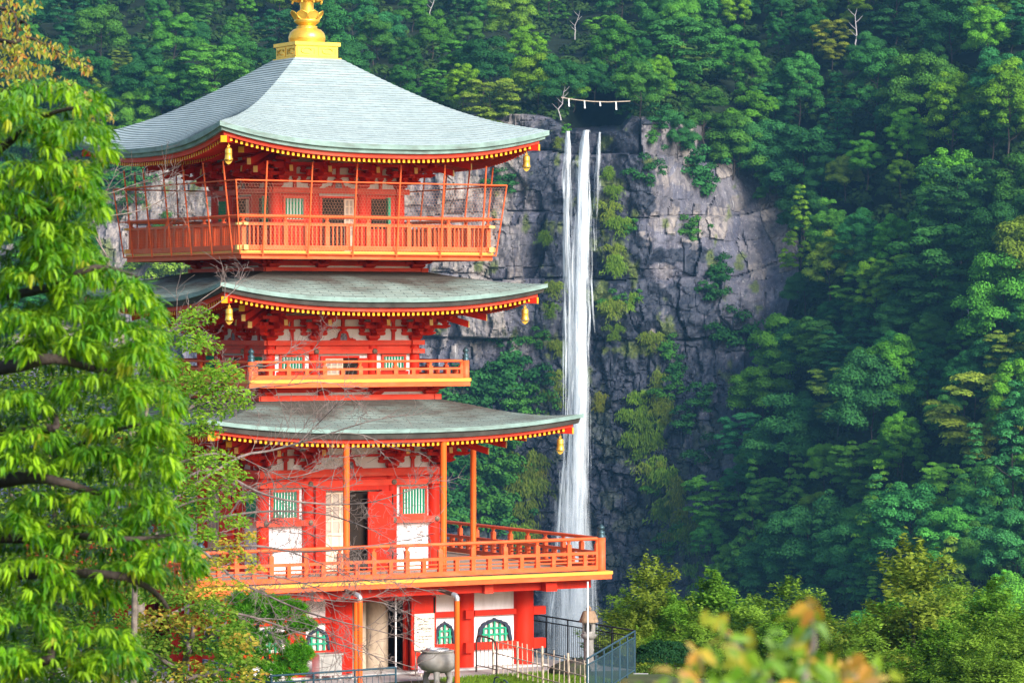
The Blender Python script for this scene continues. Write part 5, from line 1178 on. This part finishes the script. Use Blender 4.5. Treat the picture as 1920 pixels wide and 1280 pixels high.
# ---- bare cherry branches in front of the walls
D2 = 78.0; b = P(260, 1330, D2); b[2] = 0; bare = empty('bare_cherry_tree', b); tag(bare, 'leafless cherry tree with thin grey twigs spread before the pagoda front', 'tree'); o0 = b
rb_ = random.Random(9)
mb = MB(); limb(mb, [np.array([0, 0, -.2]), P(262, 1200, D2)-o0, P(258, 1050, D2)-o0, P(250, 900, D2)-o0, P(240, 700, D2)-o0, P(200, 480, D2)-o0], .16, .05, 9); mb.build('trunk', M['bark'], bare)
MAIN = [[(255, 990), (370, 905), (450, 856), (505, 845), (560, 830), (620, 812), (690, 790), (765, 776)], [(253, 960), (370, 885), (430, 895), (480, 920), (530, 936), (590, 943), (640, 945), (700, 940), (780, 915), (830, 893)], [(257, 1010), (365, 980), (430, 966), (500, 958), (560, 959), (620, 966), (690, 990), (740, 1015)], [(258, 1060), (380, 1030), (470, 1022), (540, 1032), (600, 1033), (680, 1025), (760, 1012), (815, 1000)], [(259, 1080), (360, 1030), (400, 1050), (440, 1085), (500, 1115), (570, 1145), (640, 1165), (710, 1182), (790, 1204)],
        [(260, 1180), (360, 1135), (420, 1145), (480, 1158), (560, 1185), (620, 1202), (700, 1228), (800, 1258)], [(430, 966), (460, 925), (500, 905), (560, 892), (610, 878)], [(245, 900), (360, 760), (440, 692), (500, 686), (550, 671), (600, 650)], [(240, 840), (380, 752), (460, 730), (540, 722), (600, 716), (690, 728)], [(230, 720), (300, 640), (345, 590), (380, 560), (425, 530)], [(225, 700), (320, 620), (400, 575), (450, 535)], [(200, 480), (165, 412), (205, 405), (260, 395), (310, 372), (385, 325)], [(190, 460), (170, 380), (215, 360), (270, 340), (310, 325)], [(259, 1100), (390, 1085), (470, 1075), (560, 1090), (640, 1120), (720, 1130), (800, 1165)],
        [(540, 1032), (600, 1055), (660, 1082), (740, 1092), (810, 1110)], [(500, 1115), (560, 1115), (620, 1125), (680, 1128)], [(480, 920), (540, 980), (600, 1010), (650, 1050)], [(450, 856), (500, 880), (560, 905), (620, 915), (680, 905)], [(560, 830), (600, 790), (640, 750), (655, 742)], [(257, 1010), (400, 1000), (470, 985), (560, 1000), (640, 1005)], [(620, 812), (680, 815), (740, 840), (800, 850)], [(480, 1158), (560, 1165), (640, 1195), (720, 1240)]]
def grow(mb, p, dr, L, r, lvl):
    n = 5; pts = [p]; d = dr.copy()
    for i in range(n):
        d = nrm(d+np.array([rb_.gauss(0, .24), rb_.gauss(0, .15), rb_.gauss(0, .24)+.02])); pts.append(pts[-1]+d*L/n)
    mb.tube(pts, list(np.linspace(r, max(r*.3, .0035), n+1)), 4 if lvl else 5, cap=False)
    if lvl < 2:
        for k in range(7 if lvl == 0 else 4):
            i = rb_.randint(1, n-1); s = rb_.choice((-1, 1)); a = rb_.uniform(.35, .95)*s; dd = pts[i+1]-pts[i]; dd = nrm(dd)
            ca, sa = math.cos(a), math.sin(a); nd = np.array([dd[0]*ca-dd[2]*sa, dd[1]+rb_.gauss(0, .3), dd[0]*sa+dd[2]*ca]); grow(mb, pts[i], nrm(nd), L*rb_.uniform(.35, .6), r*.55, lvl+1)
for i, pl in enumerate(MAIN):
    mb = MB(); w3 = [P(u, v, D2+rb_.gauss(0, .35) if j else D2)-o0 for j, (u, v) in enumerate(pl)]
    thick = .042 if i in (0, 1, 2, 3, 4, 5) else .022
    if i >= 14: thick = .013
    out = limb(mb, w3, thick, .007, 6)
    for k in range(2, len(out)-1):
        if rb_.random() < (.8 if pl[0][0] > 250 else .5):
            dd = nrm(out[k+1]-out[k]); s = rb_.choice((-1, 1)); a = rb_.uniform(.35, .9)*s; ca, sa = math.cos(a), math.sin(a)
            grow(mb, out[k], nrm(np.array([dd[0]*ca-dd[2]*sa, rb_.gauss(0, .3), dd[0]*sa+dd[2]*ca])), rb_.uniform(.35, 1.25), .0095, 0 if rb_.random() < .6 else 1)
    mb.build('branch', M['twig'], bare)
# ---- pine beside the entrance
D3 = 84.0; b = P(490, 1330, D3); b[2] = 0; pine = empty('pine_tree', b); tag(pine, 'small dark green clipped pine beside the lower left window', 'tree'); o0 = b
mb = MB(); limb(mb, [np.array([0, 0, -.1]), P(480, 1290, D3)-o0, P(500, 1230, D3)-o0, P(480, 1180, D3)-o0, P(510, 1130, D3)-o0], .10, .03, 8); mb.build('trunk', M['darkbark'], pine)
Vs, Fs_, cs_ = [], [], []; off = 0
for u, v, ru, rv in ((470, 1128, 48, 18), (540, 1140, 34, 18), (500, 1172, 78, 22), (566, 1172, 24, 12), (450, 1195, 40, 22), (520, 1212, 62, 22), (440, 1232, 42, 22), (535, 1250, 42, 18), (480, 1262, 62, 22), (560, 1225, 26, 14), (510, 1290, 70, 20), (480, 1150, 40, 20)):
    for t in range(100):
        a = rngN.uniform(0, 6.28); q = rngN.uniform(0, 1)**.5; c0 = P(u+ru*q*math.cos(a), v+rv*q*math.sin(a), D3+rngN.uniform(-.45, .45))-o0; n = 34
        Dv = nrm(rngN.normal(size=(n, 3))*.75+np.array([.4*math.cos(a), -.3, .75])); k = rngN.uniform(0, 1, (n, 1))
        V, Fc = diamonds(c0+Dv*.07, np.cross(Dv, rngN.normal(size=(n, 3))), .16, .016, rngN, Dv); Vs.append(V); Fs_.append(Fc+off); off += len(V); cs_.append(np.repeat(np.array((.05, .21, .012))*(1-k)+np.array((.15, .40, .03))*k, 4, 0))
link('foliage', npmesh('foliage', np.concatenate(Vs), np.concatenate(Fs_), [M['leaf_mid']], col=np.concatenate(cs_)), pine)
# ---- conifers rising from below the terrace, lower right
def cypress_mesh(seed, H, Rb, tint):
    rng = np.random.default_rng(seed); Vs, Fs_, cs_ = [], [], []; off = 0
    nb = int(H*34)
    for k in range(nb):
        z = H*(1-rng.uniform(0, 1)**.75*.98); f = (H-z)/H; a = rng.uniform(0, 6.28); R_ = Rb*min(1, 1.15*f**.55)*rng.uniform(.5, 1.1)*(.8+.35*math.sin(z*2.1+a*2+seed)); dr = np.array([math.cos(a), math.sin(a), rng.uniform(-.05, .5)]); L = R_
        m = max(10, int(L*95)); t = rng.uniform(.15, 1, m)**.7; side = np.cross(dr, [0, 0, 1]); side /= np.linalg.norm(side)
        wdt = .34*(1-t*.6)*min(1, L/1.2); C = np.array([0, 0, z])+dr*(t*L)[:, None]+side*(rng.normal(size=m)*wdt)[:, None]+np.array([0, 0, 1])*(rng.normal(size=m)*.13-.10*(t*L)**1.4*.5)[:, None]
        D = dr+side*(rng.normal(size=m)*.9)[:, None]+np.array([0, 0, 1])*(rng.normal(size=m)*.35+.35)[:, None]; N = rng.normal(size=(m, 3))*.6+np.array([0, 0, .9])+dr*.5
        V, Fc = diamonds(C, N, rng.uniform(.10, .22, m), rng.uniform(.045, .085, m), rng, D); kk = np.clip(rng.uniform(0, .7)+.35*t[:, None]+rng.normal(size=(m, 1))*.1, 0, 1)
        Vs.append(V); Fs_.append(Fc+off); off += len(V); cs_.append(np.repeat(np.array(tint[0])*(1-kk)+np.array(tint[1])*kk, 4, 0))
    return npmesh('crown', np.concatenate(Vs), np.concatenate(Fs_), [M['leaf_mid']], col=np.concatenate(cs_))
YG = ((.045, .11, .012), (.23, .38, .045)); OG = ((.05, .11, .012), (.27, .34, .045)); BG = ((.035, .12, .015), (.19, .37, .035))
CM = [cypress_mesh(41, 9, 3.0, YG), cypress_mesh(42, 9, 2.7, OG), cypress_mesh(43, 8, 2.9, BG), cypress_mesh(44, 9, 3.3, YG)]
mb = MB(); mb.tube([(0, 0, -14), (0.05, 0, 3), (0, 0, 6.8)], [.25, .15, .02], 8); CT = mb.mesh('trunk', [M['bark']])
for u, v, d, m, s, lab in ((1222, 1068, 118, 1, .62, 'yellowish conifer nearest the pagoda, standing just right of the stone lantern'), (1335, 1088, 124, 2, .72, 'fresh green conifer with a broad rounded top, second conifer from the pagoda'), (1265, 1125, 116, 2, .45, 'low bright green conifer tucked between the two conifers nearest the pagoda'), (1485, 1108, 122, 0, .62, 'yellow green conifer in the middle of the lower right row'), (1405, 1140, 116, 0, .55, 'low yellow green conifer just left of the middle of the lower right row'), (1712, 1048, 120, 1, .98, 'tallest pointed conifer in the lower right, olive brown at the tip'),
                           (1790, 1110, 128, 0, .7, 'yellow green conifer directly right of the tallest pointed one'), (1868, 1108, 112, 2, .75, 'deep green conifer at the lower right edge with clumpy tufts'), (1620, 1180, 110, 3, .55, 'low wide yellow green conifer left of the tallest pointed one'), (1935, 1150, 108, 0, .6, 'yellow green conifer cut by the right edge of the photo'), (1560, 1200, 112, 1, .5, 'short olive conifer behind the blurred autumn branch'), (1180, 1120, 121, 0, .5, 'yellow green conifer half hidden behind the stone lantern roof'), (1450, 1165, 114, 2, .5, 'fresh green conifer just behind the blurred autumn leaves'), (1530, 1170, 126, 0, .75, 'broad yellow green conifer filling the dip left of the tallest pointed one'), (1660, 1130, 125, 2, .6, 'fresh green conifer against the left flank of the tallest pointed one'), (1760, 1180, 109, 2, .55, 'low deep green conifer at the foot of the tallest pointed one'), (1830, 1185, 107, 3, .5, 'low yellow green conifer between the two at the right edge'), (1310, 1160, 112, 3, .5, 'wide low yellow green conifer in front of the broad rounded one'), (1190, 1165, 112, 1, .4, 'short olive conifer close behind the blue railing corner')):
    p = P(u, v, d); root = empty('conifer_tree', p-np.array([0, 0, 9*s*(8/9 if m == 2 else 1)]), rngN.uniform(0, 6.28)); root.scale = (s*1.6, s*1.6, s*1.2); root.location.z -= 1.0*s; link('crown', CM[m], root); link('trunk', CT, root); tag(root, lab, 'tree', 'conifers below the terrace')
def ball_bush(name, u, v, d, r, tint, label, n=5200, flat=.75):
    rng = np.random.default_rng(int(u)); p = P(u, v, d); q = nrm(rng.normal(size=(n, 3))); q[:, 2] = abs(q[:, 2])*1.0-.15; lump = 1+.10*np.sin(q[:, :1]*7+u)*np.cos(q[:, 2:]*6+q[:, 1:2]*5)
    C = q*r*lump*rng.uniform(.82, 1.03, (n, 1))*np.array([1.25, 1.1, flat]); V, Fc = diamonds(C, q+rng.normal(size=(n, 3))*.6, .085, .045, rng); k = rng.uniform(0, 1, (n, 1))
    root = empty(name, p); link('foliage', npmesh('foliage', V, Fc, [M['leaf_mid']], col=np.repeat(np.array(tint[0])*(1-k)+np.array(tint[1])*k, 4, 0)), root)
    mb = MB(); mb.tube([(0, 0, -2.2), (0, 0, r*.3)], .06, 6); mb.build('stem', M['bark'], root); tag(root, label, 'bush')
ball_bush('bush', 1248, 1232, 100, .75, ((.012, .05, .02), (.035, .11, .04)), 'dark bluish green bush behind the blue railing')
ball_bush('clipped_bush', 1232, 1278, 92, .72, ((.05, .11, .02), (.14, .24, .04)), 'round clipped light green bush right of the blue railing corner')
ball_bush('bush', 940, 1275, 86.5, .10, ((.10, .20, .02), (.20, .34, .04)), 'tiny tuft of fresh leaves below the bamboo fence', 300)
# ---- out of focus autumn twig close to the camera
D5 = 5.0; b = P(1500, 1700, D5); b[2] = float(gheight(np.array(b[0]), np.array(b[1]))); tw = empty('autumn_sapling', b); tag(tw, 'blurred sapling with yellow, green and orange leaves close in the lower right foreground', 'sapling'); o0 = b
for pts in ([(1500, 1500), (1480, 1350), (1430, 1260), (1370, 1200), (1335, 1165)], [(1480, 1350), (1520, 1240), (1525, 1180), (1515, 1130)], [(1490, 1400), (1580, 1290), (1640, 1250)], [(1470, 1330), (1340, 1290), (1200, 1275)]):
    mb = MB(); w3 = [P(u, v, D5+.1*i)-o0 for i, (u, v) in enumerate(pts)]; limb(mb, ([np.array([0, 0, -.1])] if pts[0][1] == 1500 else [])+w3, .008, .002, 6); mb.build('stem', M['bark'], tw)
lb = LB()
for u, v, ru, rv, n, mixc in ((1345, 1165, 22, 18, 6, 1), (1365, 1190, 14, 10, 2, 3), (1318, 1215, 30, 14, 7, 2), (1335, 1240, 40, 16, 10, 0), (1400, 1225, 36, 18, 10, 1), (1410, 1250, 40, 18, 12, 0), (1440, 1205, 18, 22, 4, 0), (1517, 1135, 22, 12, 5, 3), (1520, 1150, 14, 10, 3, 1), (1522, 1180, 16, 24, 8, 0), (1500, 1215, 28, 20, 8, 0), (1525, 1230, 30, 12, 5, 2), (1480, 1252, 50, 18, 12, 0), (1560, 1238, 40, 18, 9, 0), (1600, 1218, 26, 10, 4, 3), (1625, 1240, 34, 14, 6, 3), (1655, 1258, 30, 10, 4, 1), (1640, 1275, 50, 12, 8, 2), (1280, 1255, 30, 12, 6, 3), (1250, 1275, 50, 10, 7, 0), (1180, 1278, 30, 6, 3, 3), (1400, 1278, 100, 12, 16, 0), (1430, 1282, 60, 8, 6, 2), (1560, 1278, 80, 12, 13, 0)):
    cs = [[(.10, .24, .02), (.22, .36, .03)], [(.20, .30, .03), (.48, .40, .05)], [(.45, .36, .04), (.55, .28, .06)], [(.52, .33, .05), (.48, .22, .05)]]
    C = np.array([P(u+ru*rngN.normal()*.55, v+rv*rngN.normal()*.55, D5+rngN.uniform(-.35, .5)) for _ in range(n)])-o0; k = rngN.uniform(0, 1, (n, 1)); sel = [cs[mixc] if rngN.uniform() < .8 else cs[int(rngN.integers(2))] for _ in range(n)]; c = np.array([np.array(s[0])*(1-kk)+np.array(s[1])*kk for s, kk in zip(sel, k)])
    Dv = np.stack([rngN.normal(size=n)*.8, rngN.normal(size=n)*.3, -.3+rngN.normal(size=n)*.4], 1); sz = rngN.uniform(.026, .042, n); lb.add(*leaves(C, Dv, rngN.normal(size=(n, 3))*.5+np.array([0, -.7, .6]), sz, sz*.5, .2, c, rngN))
lb.build('foliage', M['leaf_near'], tw)
# ================================================================== COURT: paving, fences, lantern, urn, boards
pv = []; rr_ = [(-9, -9.2), (3.0, -9.2), (6.4, -6.6), (6.0, 2), (-9, 6)]
mb = MB(); mb.add([tuple(L2W(x, y, .004)) for x, y in ((-12, -7.1), (.9, -6.4), (3.2, -6.35), (6.25, -6.9), (5.6, -2.3), (5.2, 6), (-12, 6))], [(0, 1, 2, 3, 4, 5, 6)]); tag(mb.build('pavement', M['pave']), kind='structure')
# grass in front of the paving
n = 5200; rg = np.random.default_rng(8); X_ = rg.uniform(.4, 4.2, n); Y_ = rg.uniform(-9.6, -6.55, n); C = np.stack([X_, Y_, 0*X_], 1); c, s = math.cos(TH), math.sin(TH); C = np.stack([CX+X_*c-Y_*s, CY+X_*s+Y_*c, .05+0*X_], 1)
V, Fc = diamonds(C, rg.normal(size=(n, 3))*np.array([1, 1, .1]), .12, .02, rg, np.array([0, 0, 1.])+rg.normal(size=(n, 3))*.3); k = rg.uniform(0, 1, (n, 1)); tag(link('grass', npmesh('grass', V, Fc, [M['leaf_mid']], col=np.repeat(np.array((.10, .20, .02))*(1-k)+np.array((.22, .34, .04))*k, 4, 0))), kind='stuff')
def G(u, d, z=0): p = P(u, 1200, d); p[2] = z; return p
def rail_fence(name, pts, mat, label, h=1.1, h2=.94, gap=.115, post=1.35, r=.024, br=.007, foot=.08):
    root = empty(name, pts[0]); tag(root, label, 'railing'); o = pts[0]; tops = [p-o+np.array([0, 0, h]) for p in pts]; mids = [p-o+np.array([0, 0, h2]) for p in pts]; lows = [p-o+np.array([0, 0, foot]) for p in pts]
    for a, rr2 in ((tops, r), (mids, r*.8), (lows, r*.7)):
        for i in range(len(a)-1):
            mb = MB(); mb.tube([a[i], a[i+1]], rr2, 8); mb.build('rail', M[mat], root)
    bal = MB()
    for i in range(len(pts)-1):
        a, b_ = pts[i]-o, pts[i+1]-o; L = np.linalg.norm(b_-a); n = max(1, round(L/post))
        for j in range(n+1):
            if i and j == 0: continue
            p = a+(b_-a)*j/n; mb = MB(); mb.tube([p, p+np.array([0, 0, h])], r*.95, 8); mb.build('post', M[mat], root)
        m = int(L/gap)
        for j in range(1, m): p = a+(b_-a)*j/m; bal.tube([p+np.array([0, 0, foot]), p+np.array([0, 0, h2])], br, 5, cap=False)
    bal.build('balusters', M[mat], root); return root
rail_fence('railing', [G(1101, 84), G(1190, 91.3)], 'bluemet', 'blue grey metal railing right of the stone lantern')
rail_fence('railing', [G(1191, 91.45), G(985, 96.9)], 'bluemet_shade', 'blue grey metal railing in painted shade behind the stone lantern, before the waterfall', r=.022)
rail_fence('railing', [G(381, 83.7), G(509, 80), G(742, 81.9)], 'bluemet', 'blue grey metal railing along the bottom left, below the pine', gap=.16)
# kerb under the right railing
mb = MB(); a, b_ = G(1101, 83.95), G(1192, 91.4); dr = nrm(b_-a); nn = np.array([dr[1], -dr[0], 0]); vs = [p+nn*s+np.array([0, 0, z]) for p in (a-dr*.2, b_+dr*.1) for s in (-.1, .32) for z in (-1.2, -.02)]
mb.add(vs, [(0, 1, 3, 2), (4, 6, 7, 5), (0, 4, 5, 1), (2, 3, 7, 6), (1, 5, 7, 3)]); o = mb.build('kerb', M['plinth']); tag(o, 'pale stone kerb under the blue railing', 'kerb')
# bamboo fence
A_, B_ = G(925, 91.2), G(1098, 85.3); root = empty('bamboo_fence', A_); tag(root, 'low fence of thin weathered bamboo sticks before the stone lantern', 'fence'); L = np.linalg.norm(B_-A_); d_ = (B_-A_)/L
for z, e in ((.86, .0), (.55, .0), (.22, 0)):
    mb = MB(); mb.tube([np.array([0, 0, z]), d_*L+np.array([0, 0, z-.02])], .016, 6); mb.build('rail', M['bamboo'], root)
for j in range(19):
    p = d_*L*j/18; big = j % 5 == 0; mb = MB(); mb.tube([p+np.array([0, -.02, 0]), p+np.array([rb_.gauss(0, .015), -.02, (1.02 if big else .93)+rb_.gauss(0, .05)])], .035 if big else .015, 6); mb.build('post' if big else 'stick', M['bamboo'], root)
# brown hoop barrier
def hoop(u0, d0, u1, d1, h, label, mat='brownmet'):
    a, b_ = G(u0, d0), G(u1, d1); root = empty('hoop_barrier', a); tag(root, label, 'barrier'); e = b_-a; Z = np.array([0, 0, 1.])
    mb = MB(); mb.tube([0*Z, Z*(h-.2), e*.06+Z*(h-.05), e*.2+Z*h, e*.8+Z*(h-.03), e*.94+Z*(h-.1), e+Z*(h-.25), e], .024, 8); mb.build('frame', M[mat], root)
    mb = MB(); mb.tube([Z*.18, e+Z*.18], .014, 6); mb.build('rail', M[mat], root)
    for j in range(1, 5): mb = MB(); mb.tube([e*j/5+Z*.18, e*j/5+Z*(h-.03)], .010, 5); mb.build('bar', M[mat], root)
hoop(893, 91.6, 931, 90.4, .98, 'brown metal hoop barrier left of the bamboo fence'); hoop(926, 87.2, 955, 86.0, .35, 'low dark metal hoop at the foot of the bamboo fence', 'bluemet')
# stone lantern
lt = empty('stone_lantern', G(1104, 92.4)); tag(lt, 'weathered stone lantern with a brown bell shaped roof beside the railing', 'lantern')
for nm, prof, m, n in (('base', [(.30, 0), (.30, .08), (.24, .12), (.22, .2), (.15, .24)], 'stone', 6), ('post', [(.13, .22), (.125, .45), (.145, .5), (.125, .55), (.13, .78)], 'stone', 16), ('platform', [(.13, .78), (.19, .83), (.215, .88), (.20, .93), (.15, .94)], 'stone', 18), ('roof', [(.255, 1.245), (.26, 1.265), (.225, 1.36), (.175, 1.5), (.15, 1.535), (.09, 1.55), (.0, 1.55)], 'stoneroof', 20), ('roof_knob', [(.04, 1.55), (.075, 1.58), (.07, 1.62), (.035, 1.66), (.0, 1.70)], 'stoneroof', 12)):
    mb = MB(); mb.lathe(prof, n=n); 
    if nm == 'roof': mb.lathe([(.255, 1.245), (.0, 1.24)], n=20)
    mb.build(nm, M[m], lt)
mb = MB()
for k in range(6):
    a = k*math.pi/3+.25; mb.tube([(.13*math.cos(a), .13*math.sin(a), .935), (.135*math.cos(a), .135*math.sin(a), 1.245)], .052, 6)
mb.lathe([(.17, .935), (.17, 1.0), (.1, 1.0)], n=12); mb.lathe([(.10, 1.19), (.18, 1.19), (.18, 1.245)], n=12); mb.build('fire_box', M['stone'], lt)
# stone incense urn on legs
ur = empty('stone_urn', G(820, 88.4)); tag(ur, 'big round pale stone urn on short legs before the entrance', 'urn')
mb = MB(); mb.lathe([(.0, .30), (.22, .31), (.40, .38), (.50, .50), (.525, .60), (.50, .71), (.42, .80), (.38, .83), (.43, .85), (.43, .88), (.35, .89), (.33, .82), (.0, .80)], n=32); mb.build('bowl', pmat('pale_granite', (.25, .235, .22), .75, var=.2, scale=6, dirt=(.20, .17, .14), dirtamt=.6, dscale=(3, 3, 2)), ur)
for k in range(3):
    a = k*2.094+.5; mb = MB(); mb.tube([(.26*math.cos(a), .26*math.sin(a), .40), (.36*math.cos(a), .36*math.sin(a), .18), (.33*math.cos(a), .33*math.sin(a), .0)], [.10, .075, .09], 10); mb.build('leg', M['stone'], ur)
mb = MB(); mb.lathe([(.30, .875), (.30, .93), (.28, .93), (.28, .875)], n=24); mb.build('ash_rim', M['steel'], ur)
# steel collection box
bx = empty('steel_box', G(613, 89.5), TH); tag(bx, 'brushed steel cabinet on legs left of the entrance', 'cabinet')
mb = MB(); mb.box(-.32, .32, -.22, .22, .14, .66); mb.box(-.35, .35, -.25, .25, .66, .70); mb.build('body', M['steel'], bx); mb = MB(); mb.box(-.26, .26, -.24, -.221, .20, .60); mb.box(-.24, .24, -.25, -.2405, .23, .57); mb.build('door', M['steel'], bx)
for sx in (-.28, .28):
    for sy in (-.18, .18): mb = MB(); mb.box(sx-.025, sx+.025, sy-.025, sy+.025, 0, .139); mb.build('leg', M['steel'], bx)
# slender white poles
for u, d, h, lab in ((742, 91, 2.08, 'slender white pole with a short arm before the dark entrance'), (1102, 84.2, 2.95, 'tall slender white pole at the corner of the blue railing')):
    r = empty('white_pole', G(u, d)); tag(r, lab, 'pole'); mb = MB(); mb.tube([(0, 0, 0), (0, 0, h)], .022, 8); mb.build('shaft', M['wpole'], r)
    if u < 1000: mb = MB(); mb.tube([(.0, 0, h-.06), (.14, 0, h-.07)], .012, 6); mb.build('arm', M['wpole'], r)
# rain pipes from the veranda
for u, d, lab in ((857, 87.6, 'orange rain pipe with metal elbow right of the urn'), (675, 88.0, 'orange rain pipe with metal elbow left of the entrance')):
    p = G(u, d); r = empty('rain_pipe', p); tag(r, lab, 'pipe', 'orange rain pipes below the veranda'); ztop = HC-(1118-588)/6500*d
    mb = MB(); mb.tube([(0, 0, -.3), (0, 0, ztop-.06)], .066, 12); mb.build('pipe', M['pipe'], r)
    mb = MB(); mb.tube([(0, 0, ztop-.07), (0, 0, ztop), (-.04, .03, ztop+.06), (-.11, .09, ztop+.085)], [.07, .07, .07, .065], 12); mb.build('elbow', M['steel'], r); mb = MB(); mb.tube([(-.10, .085, ztop+.083), (-.45, .9, ztop+.13)], .055, 10); mb.build('feed_pipe', M['brownmet'], r)
p = G(667, 89.8); r = empty('orange_post', p); tag(r, 'thinner orange post just left of the rain pipe by the entrance', 'post'); mb = MB(); mb.tube([(0, 0, .02), (0, 0, 2.0)], .055, 10); mb.build('shaft', M['pipe'], r); mb = MB(); mb.box(-.10, .10, -.10, .10, 0, .08); mb.build('foot', M['plinth'], r)
# notice board hanging on the open door leaf
nb = empty('notice_board', L2W(.78, -4.79, .60), TH+.02); tag(nb, 'cream notice board with handwritten black Japanese lines on the red door leaf', 'sign')
mb = MB(); mb.box(0, .60, -.012, .012, 0, .96); mb.build('board', M['sign'], nb)
lines = [('那智センターの展望所', .80, .052), ('日本一の滝が', .725, .047), ('最高まで眺められます', .655, .047), ('お心ざし拝見料として', .53, .050), ('賽銭でご入れ下さい', .455, .050), ('本日観音様開扉時間', .34, .050), ('お話を承るお願いの方は', .265, .047), ('ございます', .195, .045)]
for k, (txt, z, sz) in enumerate(lines):
    cu = bpy.data.curves.new('lettering', 'FONT'); cu.body = txt; cu.size = sz; cu.extrude = .0006; cu.align_x = 'LEFT'; cu.offset = .0012
    to = bpy.data.objects.new('lettering', cu); COL.objects.link(to); bpy.context.view_layer.update()
    me = bpy.data.meshes.new_from_object(to.evaluated_get(bpy.context.evaluated_depsgraph_get())); bpy.data.objects.remove(to)
    me.materials.clear(); me.materials.append(M['ink']); o = link('lettering', me, nb, (.075+(.07 if k == 1 else .04 if k == 2 else 0), -.0128, z)); o.rotation_euler = (math.pi/2, 0, 0)
for z in (.60, .405):
    mb = MB(); mb.box(.06, .54, -.0135, -.0125, z, z+.006); mb.build('ruled_line', M['ink'], nb)
# small offering stand by the door
st = empty('offering_stand', L2W(.55, -5.6, 0), TH); tag(st, 'small pale rack with a patterned cloth panel behind the urn', 'rack')
for sx in (0, .55):
    for sy in (0, .3): mb = MB(); mb.tube([(sx, sy, 0), (sx, sy, .62)], .018, 6); mb.build('leg', M['cream'], st)
mb = MB(); mb.box(-.03, .58, -.03, .33, .62, .66); mb.build('shelf', M['cream'], st)
M['cloth'] = pmat('mauve_patterned_cloth', (.42, .34, .42), .9, var=.7, scale=30); mb = MB(); mb.box(-.12, .16, -.05, -.035, .10, .52); mb.build('cloth_panel', M['cloth'], st)
# boulder by the fence
mb = MB(); q = [(r_, z) for r_, z in ((.0, -.05), (.42, .0), (.5, .12), (.42, .28), (.25, .38), (.0, .41))]; mb.lathe(q, n=14); rr2 = np.random.default_rng(3); mb.v = [(x*(1.1+.12*math.sin(5*y+3*z)), y*(1+.15*math.sin(6*x)), z*(1+.15*math.sin(4*x+2*y))) for x, y, z in mb.v]
o = mb.build('boulder', pmat('mossy_dark_rock', (.05, .045, .04), .9, var=.5, scale=7, bump=.8, bscale=12, dirt=(.06, .09, .02), dirtamt=.8, dscale=(4, 4, 4)), None, G(1068, 90.6)); tag(o, 'dark mossy boulder on the lawn behind the bamboo fence', 'boulder')
